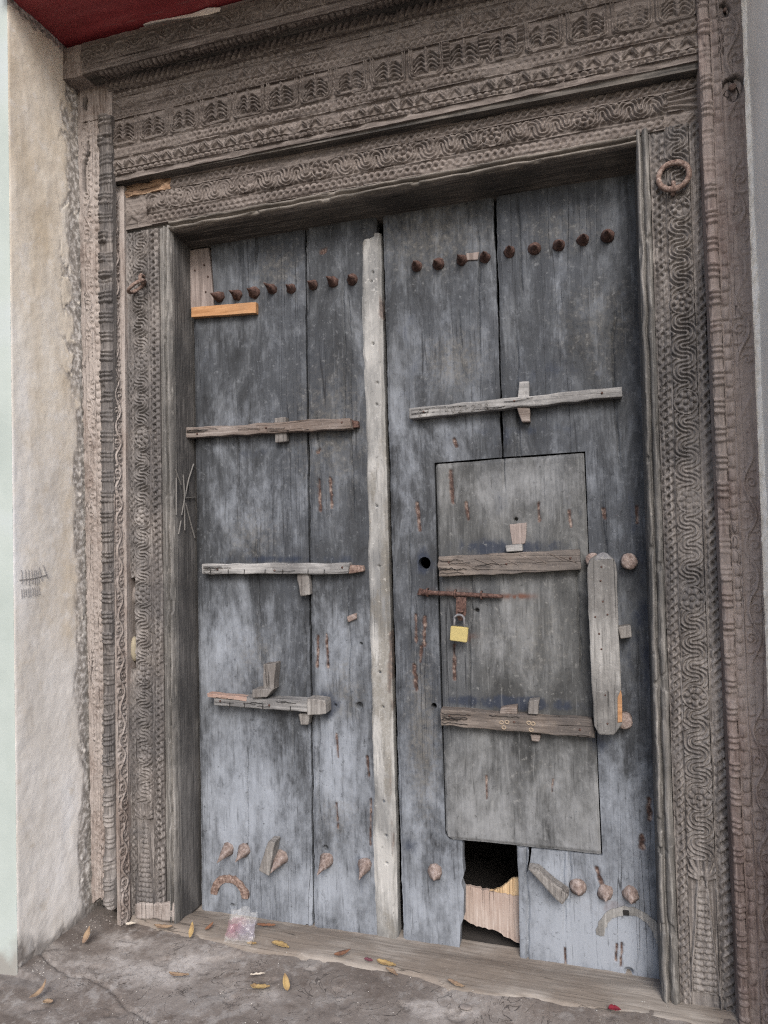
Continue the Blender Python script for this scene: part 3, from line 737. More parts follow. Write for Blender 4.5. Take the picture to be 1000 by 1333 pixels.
hband('fillet', 0, .17, YJ, finish(fillets([(.0, .42), (.55, .98)], .016), 51, .85), M['fillet_x'], lint, xa, xb, zbL, ztL, res=.004, resv=.0015)
xc, xd = float(JL[2](2.2)), float(JR[2](2.2))
hband('chain_carving', .17, .40, YJ, finish(chain(.042, .0115), 52, .6), M['carved'], lint, xc, xd, zbL, ztL, res=.0023)
hband('fillet', .40, .44, YJ, finish(plain, 53), M['carved'], lint, xl0, xl1, zbL, ztL, res=.006)
zv0 = lambda x: zbL(x)+(ztL(x)-zbL(x))*.44; zv1 = lambda x: zbL(x)+(ztL(x)-zbL(x))*.77
c = [(xc, YJ, zv0(xc)), (xl1-.09, YJ, zv0(xl1-.09)), (xl1-.09, YJ, zv1(xl1-.09)), (xc, YJ, zv1(xc))]; L = xl1-.09-xc
off = .15; cutp = [0.0]; u = -off+ROS_L
while u < L+.1:
    for q in (u-.032, u+.032):
        if .01 < q < L-.01: cutp.append(q)
    u += ROS_L
cutp.append(L)
for q0, q1 in zip(cutp[:-1], cutp[1:]):
    mid = (q0+q1)/2; ros = abs(np.mod(mid+off+ROS_L/2, ROS_L)-ROS_L/2) < .02 and q1-q0 < .08
    patch('rosette' if ros else 'vine_carving', c, vine(.0145, off, 14), M['carved'], lint, seg=(q0, q1), res=.0022)
def spray(U, V, B):                                   # leaf spray closing the vine at the corner
    w = V.max(); u = U; c2 = V-w/2; h = 0*u
    for i in range(5):
        d = abs(c2-(u-.01)*.0-(.018*np.sin((u-.0)*40+i))*0-(i-2)*(.012-.08*u*.0)-(u*u)*(i-2)*2); h = np.maximum(h, ridge(d, .0045))
    return .009*h*worn(U, V, 5, .6)+grain(U, V, 5)
hband('leaf_spray', .44, .77, YJ, spray, M['carved'], lint, xl1-.09, xl1, zbL, ztL, res=.0025)
hband('leaf_spray', .17, .77, YJ, finish(leafzig(.05, .009), 57, .4), M['carved'], lint, xl0, xc, zbL, ztL, res=.0025)
hband('leaf_spray', .17, .44, YJ, finish(leafzig(.05, .007), 58, .4), M['carved'], lint, xd, xl1, zbL, ztL, res=.0025)
hband('chain_carving', .77, .98, YJ, finish(chain(.045, .009), 54, .25), M['carved'], lint, xl0+.17, xl1, zbL, ztL, res=.0023)
def rotten(U, V, B): return (fbm(U*26, V*60, 77, 5)-.5)*.028+.003
hband('rotten_corner', .77, 1.0, YJ, rotten, M['rot'], lint, xl0, xl0+.17, zbL, ztL, res=.003)

# ------------------------------------------------------------------ outer frame: posts, frieze, cornice, top beam
ofm = thing('outer_frame', (.72, YF, 0), 'tall outer frame of carved posts under a frieze of leaf panels and cornice', 'door surround')
ZPT = 2.70
pl_t = [104, 109, 122.5, 131, 147.5]; pl_b = [118.5, 123, 132.5, 137.5, 150.5]
PL = [vx(a, b, YF) for a, b in zip(pl_t, pl_b)]
hole = [P(*p, YF)[[0, 2]] for p in ((108, 1240), (118, 1180), (124, 1173), (131, 1168), (138, 1175), (149, 1180), (156, 1190), (161, 1203), (162, 1240))]
postL = box('post', (float(PL[0](1.2))+.012, YF+.012, .16), (float(PL[4](1.2))-.012, .06, ZPT), M['post_l'], ofm)
BURN = [(112, 135, 5, 9), (112, 228, 4.5, 26), (115, 200, 3, 12), (954, 113, 11, 13), (944, 12, 7, 9)]
def char(U, V, B):
    k = 0*U; n = fbm(B[..., 0]*70, B[..., 2]*50, 88, 3)
    for px, py, rx, rz in BURN:
        c = P(px, py, YF); k = np.maximum(k, sst(1.25, .55, np.hypot((B[..., 0]-c[0])/(rx*.0023), (B[..., 2]-c[2])/(rz*.0023))+.9*(n-.5)))
    return k
def dented(h, d=.02): return lambda U, V, B: h(U, V, B)-d*char(U, V, B)
CH = dict(attrs={'char': char})
def edgeh(U, V, B): return (fbm(U*40, V*90, 81, 4)-.55)*.009
kw = dict(cut=(hole,), res=.0024)
vband('plaster_edge', PL[0], PL[1], Z0, ZPT, YF, edgeh, M['post_l'], postL, cut=(hole,), res=.003, skirt=.05)
vband('vine_carving', PL[1], PL[2], Z0, ZPT-.13, YF, dented(finish(scroll(.115, .007, .009), 82, .3)), M['post_l'], postL, **kw, **CH)
vband('bead_carving', PL[2], PL[3], Z0, ZPT-.13, YF, finish(bead(.026, .0065), 83, .5), M['post_l'], postL, **kw)
vband('ring_moulding', PL[3], PL[4], Z0, ZPT-.13, YF, finish(rings(.064, .007), 84, .55), M['carved_v'], postL, **kw)
vband('post_head', PL[1], PL[4], ZPT-.13, ZPT+.06, YF, dented(lambda U, V, B: (fbm(U*14, V*90, 85, 4)-.5)*.008+.004), M['post_l'], postL, res=.003, **CH)
# inner side face of the left post, with a running scroll, and its fillet
xs = float(PL[4](1.2))
patch('scroll_carving', [(xs, YF, Z0), (xs, YF, 2.36), (xs+.006, YJ-.013, 2.36), (xs+.006, YJ-.013, Z0)], finish(scroll(.10, .009, .0095), 86, .5), M['post_l'], postL, n=(.97, -.24, 0), res=.0024, cut=(), ax=(1, 2), skirt=.012)
vband('fillet', lambda z: xs+.004, JL[0], Z0, 2.36, YJ-.012, finish(fillets([(.1, .9)], .004), 87, .7), M['post_l'], postL, res=.004, resv=.002, skirt=.06)
pr_t = [917, 932.5, 945.5, 974, 981]; pr_b = [955, 969, 983, 1008, 1016]
PR = [vx(a, b, YF, 250, 1150) for a, b in zip(pr_t, pr_b)]
postR = box('post', (float(PR[0](1.2))+.012, YF+.012, Z0), (float(PR[4](1.2))-.014, .06, 2.8), M['post_r'], ofm)
burn = P(954, 113, YF)
def brown_vine(U, V, B):
    h = finish(scroll(.15, .0075, .013), 91, .25)(U, V, B)
    return h-.018*char(U, V, B)
vband('ring_moulding', PR[0], PR[1], Z0, 2.8, YF, finish(rings(.068, .0065), 92, .35), M['post_r'], postR, res=.0024, skirt=.06)
vband('bead_carving', PR[1], PR[2], Z0, 2.8, YF, finish(bead(.033, .008, 4.0), 93, .5), M['post_r'], postR, res=.0024)
vband('vine_carving', PR[2], PR[3], Z0, 2.8, YF, brown_vine, M['post_r'], postR, res=.0024, **CH)
vband('plaster_edge', PR[3], lambda z: XR+.004, Z0, 2.8, YF, lambda U, V, B: (fbm(U*40, V*90, 94, 4)-.55)*.016, M['white'], postR, res=.003, skirt=.05)
for (px, py, r) in ((954, 112, .017), (944, 12, .009)):
    c = P(px, py, YF-.001); lathe('nail', (c[0], YF+.006, c[2]), [(r*.55, 0), (r*.5, .006), (r*.3, .009), (.001, .010)], M['rust_pale'], postR, 10, jit=.2, seed=int(px))

# frieze
FBl, FBr = P(151, 236, YFR), P(906, 79, YFR); HF = .331
xf0, xf1 = xs+.002, float(PR[0](2.5))+.01
zbF = lambda x: FBl[2]+(FBr[2]-FBl[2])*(x-FBl[0])/(FBr[0]-FBl[0]); ztF = lambda x: zbF(x)+HF

fr = box('frieze_beam', (xf0-.01, YFR+.006, min(zbF(xf0), zbF(xf1))-.0), (xf1+.03, .06, ZC+.02), M['dark_wood_x'], ofm)
kw = dict(res=.0022)
def fb(nm, f0, f1, h, mat=None, **k2): return hband(nm, f0, f1, YFR, h, mat or M['carved'], fr, xf0, xf1, zbF, ztF, **{**kw, **k2})
fb('lower_edge', 0, .05, lambda U, V, B: (fbm(U*18, V*70, 101, 4)-.5)*.010, res=.004)
fb('bead_moulding', .05, .10, finish(bead(.02, .009), 102, .6))
fb('leaf_carving', .10, .215, finish(leafzig(.046, .014), 103, .55))
fb('chain_carving', .215, .325, finish(chain(.038, .011), 104, .35))
fb('chain_carving', .595, .685, finish(chain(.038, .011), 105, .4))
fb('leaf_carving', .685, .81, finish(leafzig(.05, .014), 106, .5))
fb('bead_moulding', .81, .865, finish(bead(.021, .0095), 107, .7))
fb('rope_moulding', .865, 1.0, finish(rope(.021, .012), 108, .75))
NP = 16; Hp = HF*.27; Wp = (xf1-xf0)/NP; r0 = random.Random(5)
cF = [(xf0, YFR, zbF(xf0)+.325*HF), (xf1, YFR, zbF(xf1)+.325*HF), (xf1, YFR, zbF(xf1)+.595*HF), (xf0, YFR, zbF(xf0)+.595*HF)]
for k in range(NP):
    T = leaf_panel_tile(Wp, Hp, 1 if k in (10, 11) else 0, r0)
    def lp(U, V, B, k=k, T=T):
        u, v = warp(U, V, 111, .0018)
        return 0.0125*sample(T, np.clip(u-k*Wp, 0, Wp), np.clip(v, 0, Hp))*worn(U, V, 112, .7)+grain(U, V, 113)
    patch('leaf_panel', cF, lp, M['carved'], fr, seg=(k*Wp, (k+1)*Wp), res=.002)
# cornice: a sloping row of tongues carrying the top beam
UBz = P(165, 83, YU)[2]; UTz = ZC-.012

zc0 = lambda x: ztF(x)+.004
cor = box('cornice', (xf0, YFR+.004, ztF(.7)-.02), (xf1+.03, .05, UBz+.02), M['dark_wood_x'], ofm)
patch('tongue_moulding', [(xf0, YFR-.004, zc0(xf0)), (xf1, YFR-.004, zc0(xf1)), (xf1, YU+.006, UBz+.004), (xf0, YU+.006, UBz+.004)], finish(tongues(.048, .012), 121, .75), M['carved'], cor, n=(0, -.6, -.8), res=.0025, ax=(0, 2))
tb = box('top_beam', (XW-.01, YU+.008, UBz+.003), (xf1+.02, .06, UTz), M['dark_wood_x'], ofm)
hz0 = lambda x: UBz; hz1 = lambda x: UTz
xt0 = XW+.075
hband('chain_carving', 0, .24, YU, finish(chain(.026, .005), 122, .5), M['carved'], tb, xt0, xf1+.02, hz0, hz1, res=.0024)
hband('scroll_carving', .24, .8, YU, finish(scroll(.115, .015, .012), 123, .6), M['carved'], tb, xt0, xf1+.02, hz0, hz1, res=.0023)
hband('leaf_carving', .8, 1.0, YU, finish(leafzig(.03, .005), 124, .5), M['carved'], tb, xt0, xf1+.02, hz0, hz1, res=.0024)
hband('beam_end', 0, 1.0, YU, lambda U, V, B: (fbm(U*18, V*80, 125, 4)-.5)*.01, M['post_l'], tb, XW, xt0, hz0, hz1, res=.004, skirt=.1)
# ------------------------------------------------------------------ door leaves
def xz(px, py): p = P(px, py, 0); return (p[0], p[2])
SC = 1/455.0                                          # metres per measured pixel near the door
SCARS = [(415, 624, 417, 664, 2.6), (430, 622, 432, 661, 2.4), (414, 828, 413, 868, 2.2), (425, 826, 427, 868, 2.4), (438, 956, 440, 986, 1.8), (438, 1046, 440, 1078, 1.6),
         (587, 613, 590, 655, 3.2), (607, 655, 610, 676, 2.4), (701, 655, 703, 678, 2.2), (741, 665, 743, 685, 2.4), (543, 655, 547, 690, 2.8), (553, 803, 552, 840, 2.8), (549, 842, 547, 862, 2.2), (539, 866, 542, 898, 3.2),
         (786, 663, 788, 675, 2.6), (829, 660, 830, 680, 2.4), (591, 840, 592, 884, 2.6), (592, 573, 594, 580, 3), (416, 585, 414, 588, 3.5), (418, 328, 424, 326, 4), (845, 1040, 846, 1066, 3), (835, 1090, 837, 1104, 4),
         (541, 800, 542, 836, 1.8), (633, 1010, 634, 1040, 1.5), (720, 1015, 719, 1030, 1.5), (777, 1130, 784, 1152, 3), (735, 1235, 737, 1256, 1.8), (803, 1230, 802, 1250, 2), (810, 1228, 808, 1258, 1.6), (478, 985, 480, 1010, 1.8), (483, 1040, 482, 1100, 1.4)]
SCARS = [(*xz(a, b), *xz(c, d), w*SC) for a, b, c, d, w in SCARS]
def seg_d(x, z, s):
    x1, z1, x2, z2, w = s; dx, dz = x2-x1, z2-z1; t = np.clip(((x-x1)*dx+(z-z1)*dz)/(dx*dx+dz*dz+1e-9), 0, 1)
    return np.hypot(x-x1-t*dx, z-z1-t*dz)/w
def scar(U, V, B):
    x, z = B[..., 0], B[..., 2]; k = 0*x; n = fbm(x*90, z*70, 201, 3)
    for s in SCARS:
        k = np.maximum(k, sst(1.15, .45, seg_d(x, z, s)+1.3*(n-.5)))
    return k
def blobs(lst, x, z):
    k = 0*x
    for px, py, rx, ry, a in lst:
        c = xz(px, py); k = np.maximum(k, a*np.exp(-((x-c[0])/(rx*SC))**2-((z-c[1])/(ry*SC))**2))
    return k
BLUE_AND_SHADE = [(665, 915, 110, 11, .95), (665, 712, 100, 16, .75), (650, 660, 70, 30, .4), (740, 650, 30, 60, .4), (425, 915, 20, 24, 1), (360, 728, 100, 8, .7), (830, 800, 32, 190, .62), (680, 560, 130, 12, .5), (553, 733, 16, 26, .8), (440, 728, 40, 10, .7), (330, 590, 90, 10, .45),
        (840, 500, 30, 200, .35), (530, 480, 26, 130, .42), (720, 480, 90, 26, .45), (270, 450, 30, 130, .3), (800, 390, 60, 100, .25), (470, 1140, 14, 60, .5), (530, 1100, 16, 20, .7), (660, 570, 50, 26, .45), (300, 690, 60, 40, .3), (780, 960, 25, 30, .7), (840, 560, 20, 60, .4)]  # entries along the right jamb paint its shade into the plank colour
BLCH = [(320, 1060, 110, 130, .62), (440, 1010, 60, 110, .5), (430, 1160, 90, 60, .62), (300, 850, 90, 80, .38), (340, 660, 80, 60, .32), (440, 850, 50, 80, .3), (760, 1220, 110, 70, .85), (560, 1190, 50, 60, .55), (720, 1150, 60, 60, .6), (545, 1030, 36, 80, .22), (800, 1050, 40, 90, .42),
        (520, 600, 30, 100, .3), (560, 470, 40, 50, .22), (600, 560, 60, 30, .2), (820, 700, 30, 50, .15), (310, 560, 70, 40, .2), (690, 630, 90, 36, .42), (690, 1080, 90, 50, .30), (655, 1000, 70, 60, .25), (640, 830, 80, 60, .22), (730, 380, 10, 90, .16)]
BRWN = [(430, 560, 90, 140, .4), (560, 300, 120, 90, .42), (590, 470, 60, 60, .45), (360, 350, 60, 60, .4), (780, 420, 90, 90, .35), (550, 960, 30, 160, .5), (780, 480, 40, 40, .3), (700, 830, 90, 120, .3), (690, 1010, 90, 60, .25), (450, 900, 40, 60, .4), (330, 700, 70, 70, .35), (330, 850, 60, 60, .35), (730, 300, 90, 60, .35), (440, 1060, 40, 60, .35)]
RUST = [(672, 776, 20, 3.4, 1.5), (608, 830, 14, 7, .5), (790, 1178, 20, 9, .4), (590, 770, 30, 5, .3)]
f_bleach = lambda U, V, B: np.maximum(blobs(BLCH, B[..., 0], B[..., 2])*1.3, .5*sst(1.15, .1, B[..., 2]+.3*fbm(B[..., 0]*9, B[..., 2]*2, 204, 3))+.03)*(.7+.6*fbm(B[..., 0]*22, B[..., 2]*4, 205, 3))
f_blue_and_shade = lambda U, V, B: blobs(BLUE_AND_SHADE, B[..., 0], B[..., 2])*(.55+.9*fbm(B[..., 0]*30, B[..., 2]*14, 206, 3))
f_brown = lambda U, V, B: blobs(BRWN, B[..., 0], B[..., 2])
f_rust = lambda U, V, B: blobs(RUST, B[..., 0], B[..., 2])*sst(.3, .6, fbm(B[..., 0]*60, B[..., 2]*60, 207, 3))
DA = dict(bleach=f_bleach, blue=f_blue_and_shade, brown=f_brown, scar=scar, rust=f_rust)
random.seed(7)
PITS = []                                             # bored holes: x, z, radius, depth
for px, py, r in ((468, 919, 5), (424, 1104, 3.5), (437, 918, 2), (819, 1265, 5), (303, 1179, 3), (400, 1205, 2), (672, 676, 2.4), (621, 795, 3), (470, 838, 1.5)): PITS.append((*xz(px, py), r*SC))
def checks(x, z, seed, x0, x1, n=9):
    r = random.Random(seed); h = 0*x
    for k in range(n):
        cx = r.uniform(x0, x1); cz = r.uniform(-.05, 2.2); L = r.uniform(.06, .34); wob = (fbm(z*7, z*0+k, seed+k, 3)-.5)*.022
        t = np.clip(1-abs(z-cz)/L, 0, 1); h = np.maximum(h, sst(.0042, .0012, abs(x-cx-wob))*sst(0, .35, t))
    return h
def plank_h(seed, bow=.004, edge=(1, 1)):
    def f(U, V, B):
        x, z = B[..., 0], B[..., 2]; Lv = V.max()
        h = (fbm(x*5, z*2.2, seed, 3)-.5)*bow*2+(fbm(x*60, z*6, seed+1, 3)-.5)*.0024+(fbm(x*200, z*9, seed+2, 2)-.5)*.0009
        d = np.minimum(V if edge[0] else V+1, Lv-V if edge[1] else 1+0*V); h -= .005*sst(.009+.004*fbm(z*14, x*3, seed+4, 2), 0, d)
        h -= .0045*scar(U, V, B)+.009*checks(x, z, seed, x.min()+.015, x.max()-.015)
        for px, pz, r in PITS: h -= np.where(np.hypot(x-px, z-pz) < r*1.5, .022*sst(r*1.1, r*.7, np.hypot(x-px, z-pz)), 0)
        return h
    return f
PIT_DARK = lambda U, V, B: 0
def vplank(name, xa, xb, z0, z1, seed, mat, parent, Y=0.0, **kw):
    c = [(xa(z0), Y, z0), (xa(z1), Y, z1), (xb(z1), Y, z1), (xb(z0), Y, z0)]
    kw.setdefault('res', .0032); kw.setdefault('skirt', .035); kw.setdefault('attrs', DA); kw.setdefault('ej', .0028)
    return patch(name, c, plank_h(seed), mat, parent, **kw)
ZT = 2.186
dl = thing('door_leaf', (.35, 0, -.01), 'left door leaf of slate-blue planks with a bleached cover strip and three rails', 'door', 'leaves of the double door')
eL = vx(251, 262.5, 0, 330, 1180); s1 = vx(396, 406.5, 0, 300, 1200); s1b = vx(398.5, 409.5, 0, 300, 1200); s2 = vx(471, 490.5, 0, 310, 1210); s3 = vx(494.5, 518.5, 0, 290, 1225)
ZB1 = P(330, 1194, 0)[2]
patch_poly = [xz(*p) for p in ((244, 300), (273, 300), (276, 345), (280, 401), (244, 404))]
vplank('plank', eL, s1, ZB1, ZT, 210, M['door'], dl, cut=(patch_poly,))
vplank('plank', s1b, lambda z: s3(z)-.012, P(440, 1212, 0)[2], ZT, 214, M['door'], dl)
def strip_h(U, V, B):
    z = B[..., 2]; Lv = V.max(); h = (fbm(U*7, V*8, 221, 3)-.5)*.006+(fbm(U*12, V*220, 222, 2)-.5)*.0012
    h -= .012*sst(.010+.016*(fbm(z*9, z*0+2, 223, 4)-.45), .0, Lv-V)+.007*sst(.006+.016*fbm(z*13, z*0+5, 224, 3), 0, V)+.008*sst(.03, .0, U.max()-U)
    for px, py in ((486, 355), (484, 367), (486, 448), (492, 499), (491, 527), (491, 659), (494, 737), (495, 875), (499, 920), (500, 1043), (503, 1087), (504, 1123)):
        c = P(px, py, 0); h -= .006*sst(.006, .003, np.hypot(B[..., 0]-c[0], B[..., 2]-c[2]))
    return h
zz0, zz1 = P(500, 1221, 0)[2], P(482, 304, 0)[2]
c = [(s2(zz0)-.004, -.005, zz0), (s2(zz1)-.004, -.005, zz1), (s3(zz1), -.005, zz1), (s3(zz0), -.005, zz0)]
patch('cover_strip', c, strip_h, M['strip'], dl, res=.003, ej=.0016, skirt=.045, attrs={'bleach': lambda U, V, B: .75*sst(.28, .62, fbm(U*5, V*9, 226, 4)), 'brown': lambda U, V, B: .6*sst(.48, .66, fbm(U*4+3, V*20, 227, 4)), 'scar': lambda U, V, B: .7*sst(.60, .68, fbm(U*10, V*60, 228, 3))*sst(.012, .0, V.max()-V-.004)})
# replacement piece at the top hinge corner
bar('patch_board', [P(*p, -.002) for p in ((248, 403), (279, 399), (274, 345), (271, 322), (247, 326))], .03, M['patch'], dl, .002, 4, .001, seed=2)
for k, (px, py) in enumerate(((254, 352), (268, 380), (266, 345), (271, 360))):
    c = P(px, py, -.003); lathe('nail', c, [(.003, 0), (.003, .002), (.001, .003)], M['rust'], dl, 8)
def stud(parent, px, py, r, L, mat, seed, drop=0):
    rr = random.Random(seed); c = P(px, py, -.001); c[1] = .006; r *= rr.uniform(.88, 1.1); L *= rr.uniform(.8, 1.12)
    return lathe('stud', c, [(r*1.0, 0), (r*1.05, .007), (r*.96, .013), (r*.66, .013+L*.28), (r*.36, .013+L*.6), (r*.13, .013+L*.9), (.0008, .013+L)], mat, parent, 14, jit=.22, seed=seed, tip=(rr.uniform(-.007, .005), 0, rr.uniform(-.008, .004)-drop))
for k, (px, py) in enumerate(((286, 386), (309, 384), (331, 381), (355, 377), (379, 376), (408, 371), (434, 367), (459, 364))): stud(dl, px, py, .0172, .046, M['rust'], 300+k)
for k, (px, py) in enumerate(((297, 1105), (318, 1106), (366, 1115), (426, 1119), (475, 1125))): stud(dl, px, py, .0205, .062, M['stud_grey'], 320+k, .010)
YR = -.034
def rail(name, q, mat, parent, Y=YR, depth=.033, **kw):
    kw.setdefault('jit', .0024 if name == 'rail' else .0016)
    o = bar(name, [P(*p, Y) for p in q], depth, mat, parent, **kw)
    if name == 'rail':                                # drying splits along the grain and old nail heads
        r = random.Random(int(q[0][0]+q[0][1])); f = [P(*p, Y-.0026) for p in q]; L = []
        for k in range(7):
            v = r.uniform(.15, .85); u0 = r.choice((0.01, r.uniform(.05, .8))); n = r.randint(4, 9); pts = []
            for i in range(n+1):
                u = min(.985, u0+i*.022); vv = min(.92, max(.08, v+r.uniform(-.05, .05))); v = v+r.uniform(-.03, .03)
                pts.append((f[0]*(1-u)+f[1]*u)*(1-vv)+(f[3]*(1-u)+f[2]*u)*vv)
            L.append(pts)
        strokes('split', L, .0011, (0, -1, 0), M['black'], o, .0012)['kind'] = 'stuff'
        for k in range(3):
            u, v = (.08, .5, .93)[k]+r.uniform(-.03, .03), r.uniform(.3, .7); p = (f[0]*(1-u)+f[1]*u)*(1-v)+(f[3]*(1-u)+f[2]*u)*v
            lathe('nail', p+np.array([0, .003, 0]), [(.0034, 0), (.0032, .0025), (.001, .0035)], M['rust'], o, 8, jit=.3, seed=k)
    return o
def bl(x0, y0, x1, y1, x2, y2, x3, y3): return ((x3, y3), (x2, y2), (x1, y1), (x0, y0))      # tl tr br bl -> loop
rail('batten', bl(249, 400, 333, 393, 333, 407, 249, 413), M['new_wood'], dl, -.022, .02, bevel=.0012, cuts=5, jit=.0006, seed=11)
rail('rail', bl(241, 557, 455, 543.5, 457, 558, 242, 570), M['rail_pink'], dl, YR, .033, cuts=12, seed=12)
rail('rail_stub', bl(455, 546, 466, 546, 467, 557, 456, 558), M['rust'], dl, -.02, .02, bevel=.003, cuts=2, seed=13, jit=.003)
rail('peg', bl(357, 544, 372, 543, 373, 575, 358, 576), M['peg'], dl, -.026, .025, cuts=3, seed=14)
rail('rail', bl(263, 734, 455, 733, 453, 747, 263, 747.5), M['rail_grey'], dl, YR, .033, cuts=12, jit=.0018, seed=15)
for k, x in enumerate((274, 297, 318, 345, 368, 401, 422)): strokes('saw_cut', [[P(x, 746.5, YR-.002), P(x+.3, 741.5, YR-.002)]], .0022, (0, -1, 0), M['black'], dl, .001)
rail('rail_stub', bl(451, 736, 472, 737, 473, 744, 452, 747), M['rust_pale'], dl, -.022, .022, cuts=2, jit=.004, seed=16)
rail('peg', bl(386, 747, 402, 747, 404, 774, 391, 777), M['peg'], dl, -.024, .024, cuts=3, jit=.002, seed=17)
rail('rail', bl(278, 906, 424, 913, 424, 929, 278, 918), M['rail_grey'], dl, -.045, .045, cuts=10, jit=.0018, seed=18)
for k, x in enumerate((299, 318, 342, 378)): strokes('saw_cut', [[P(x, 920+(x-299)*.07, -.047), P(x+.3, 914+(x-299)*.07, -.047)]], .0022, (0, -1, 0), M['black'], dl, .001)
rail('rail_splint', bl(269, 903, 321, 908, 320, 913, 270, 908), M['orange_chip'], dl, -.047, .03, bevel=.0015, cuts=4, seed=19)
rail('rail_block', bl(398, 909, 423, 912, 425, 930, 400, 931), M['peg'], dl, -.05, .05, cuts=2, jit=.002, seed=20)
rail('peg', bl(343, 864, 359, 863, 356, 898, 342, 898), M['peg'], dl, -.040, .04, cuts=3, seed=21)
rail('peg', bl(328, 898, 355, 897, 347, 908, 328, 909), M['peg'], dl, -.055, .05, cuts=2, seed=22)
rail('peg', bl(388, 929, 404, 930, 401, 944, 391, 944), M['peg'], dl, -.03, .03, cuts=2, jit=.002, seed=23)
rail('turn_block', bl(349, 1095, 358, 1096, 350, 1141, 336, 1133), M['peg'], dl, -.048, .046, cuts=3, seed=24, bevel=.004)
rail('wood_knot', bl(451, 802, 464, 798, 465, 806, 453, 810), M['stud_grey'], dl, -.008, .01, cuts=2, jit=.002, seed=25)
# hinge straps: rusted half-ring on the left, worn half-plate on the right
def halfring(name, cx, cy, ro, ri, mat, parent, t=.006, seed=0, squash=1.0):
    c = P(cx, cy, 0); r = random.Random(seed); bm = bmesh.new(); N = 22; rows = []
    for i in range(N+1):
        a = math.pi*i/N; row = []
        for q, rad in enumerate((ro, (ro+ri)/2, ri)):
            rad *= 1+.05*(r.random()-.5); x = c[0]+rad*math.cos(a); z = c[2]+rad*math.sin(a)*squash
            row.append((bm.verts.new((x, -t*(1 if q == 1 else .75)-.002*r.random(), z)), bm.verts.new((x, .006, z))))
        rows.append(row)
    for a, b in zip(rows[:-1], rows[1:]):
        for q in (0, 1): bm.faces.new((a[q][0], b[q][0], b[q+1][0], a[q+1][0]))
        bm.faces.new((a[0][1], b[0][1], b[0][0], a[0][0])); bm.faces.new((a[2][0], b[2][0], b[2][1], a[2][1]))
    for e in (rows[0], rows[-1]):
        bm.faces.new([v[0] for v in e]+[v[1] for v in e[::-1]])
    return bm_obj(name, bm, mat, parent, smooth=False)
halfring('hinge_strap', 299.5, 1166, .068, .044, M['rust_pale'], dl, seed=1)

dr = thing('door_leaf', (1.08, 0, -.02), 'right door leaf of dark slate-blue planks with a small door cut into it', 'door', 'leaves of the double door')
rL = vx(498.5, 525, 0, 290, 1225); q1 = vx(642, 652.5, 0, 252, 592); q2 = vx(645.5, 655.5, 0, 252, 592)
xr = lambda z: float(XJR(z))+.03
wk = [xz(*p) for p in ((565.5, 602.5), (655, 595), (762, 587.5), (772, 850), (784.5, 1114), (600, 1095.5), (586, 1094), (579.5, 1086), (572, 850))]
hp = [xz(*p) for p in ((602.5, 1080), (672.5, 1085), (673, 1110), (675, 1140), (676, 1190), (677.5, 1285), (597, 1285), (598, 1242), (599.5, 1205), (603.5, 1196), (604, 1160), (600.5, 1150), (604, 1138), (602, 1120))]
slit = [xz(*p) for p in ((688.5, 1100), (693, 1100), (690, 1122), (686.5, 1137), (685, 1137), (688, 1120))]
def bore(px, py, r): c = xz(px, py); return [(c[0]+r*math.cos(a), c[1]+r*math.sin(a)) for a in np.linspace(0, TAU, 14, endpoint=False)]
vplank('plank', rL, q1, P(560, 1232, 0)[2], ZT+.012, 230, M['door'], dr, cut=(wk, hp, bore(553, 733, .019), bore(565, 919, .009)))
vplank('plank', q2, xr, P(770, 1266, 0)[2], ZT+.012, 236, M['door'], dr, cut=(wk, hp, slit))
rail('rail', bl(532, 531, 810, 503, 810.5, 516, 533, 545), M['rail_grey'], dr, YR, .034, cuts=14, seed=31)
# pencilled numbers on the upper rail
DIG = {'2': [[(0, .8), (.3, 1), (.6, .8), (.5, .5), (0, 0), (.6, .05)]], '7': [[(0, 1), (.6, .95), (.2, 0)]], '-': [[(.05, .45), (.5, .5)]], '1': [[(.3, 1), (.3, 0)]], '4': [[(.4, 1), (.0, .4), (.6, .4)], [(.45, .7), (.42, 0)]], '0': [[(.3, 1), (.02, .5), (.3, 0), (.58, .5), (.3, 1)]], '8': [[(.3, .5), (.05, .75), (.3, 1), (.55, .75), (.3, .5), (.02, .22), (.3, 0), (.6, .22), (.3, .5)]]}
ls = []
for k, ch in enumerate('27-1402-278'):
    if k > 10: break
    for L in DIG[ch]: ls.append([P(545+k*8.6+x*7.5, 541.6-(k*8.6+x*7.5)*.1-y*8.2, YR-.0015) for x, y in L])
strokes('pencil_writing', ls, .0011, (0, -1, 0), M['pencil'], dr, .001)
rail('peg', bl(676, 496.5, 689, 496, 688, 522, 673, 522), M['rail_grey'], dr, -.025, .025, cuts=3, seed=32)
rail('peg', bl(673, 530, 690, 530, 690, 549, 679, 549), M['rail_pink'], dr, -.028, .028, cuts=3, seed=33)
for k, (px, py) in enumerate(((543, 347), (571.5, 343), (602, 338.5), (631, 335), (663, 328.5), (695.5, 323.5), (727, 319), (758.5, 312.5), (791.5, 307))): stud(dr, px, py, .0172, .046, M['rust'], 340+k)
bar('raw_patch', [P(*p, -.004) for p in ((606, 339), (622, 338), (624, 327), (606, 330))], .012, M['patch'], dr, .002, 2, .001, seed=34)
for k, (px, py) in enumerate(((566, 1134), (752, 1154), (788, 1161), (821, 1163))): stud(dr, px, py, .020, .03, M['stud_grey'], 360+k, .004)
rail('turn_block', bl(686, 1131, 700, 1133, 741, 1166, 731, 1179), M['peg'], dr, -.045, .043, cuts=4, seed=35, bevel=.005)
halfring('hinge_strap', 820, 1222, .088, .066, M['batten'], dr, .003, seed=5, squash=1.0)
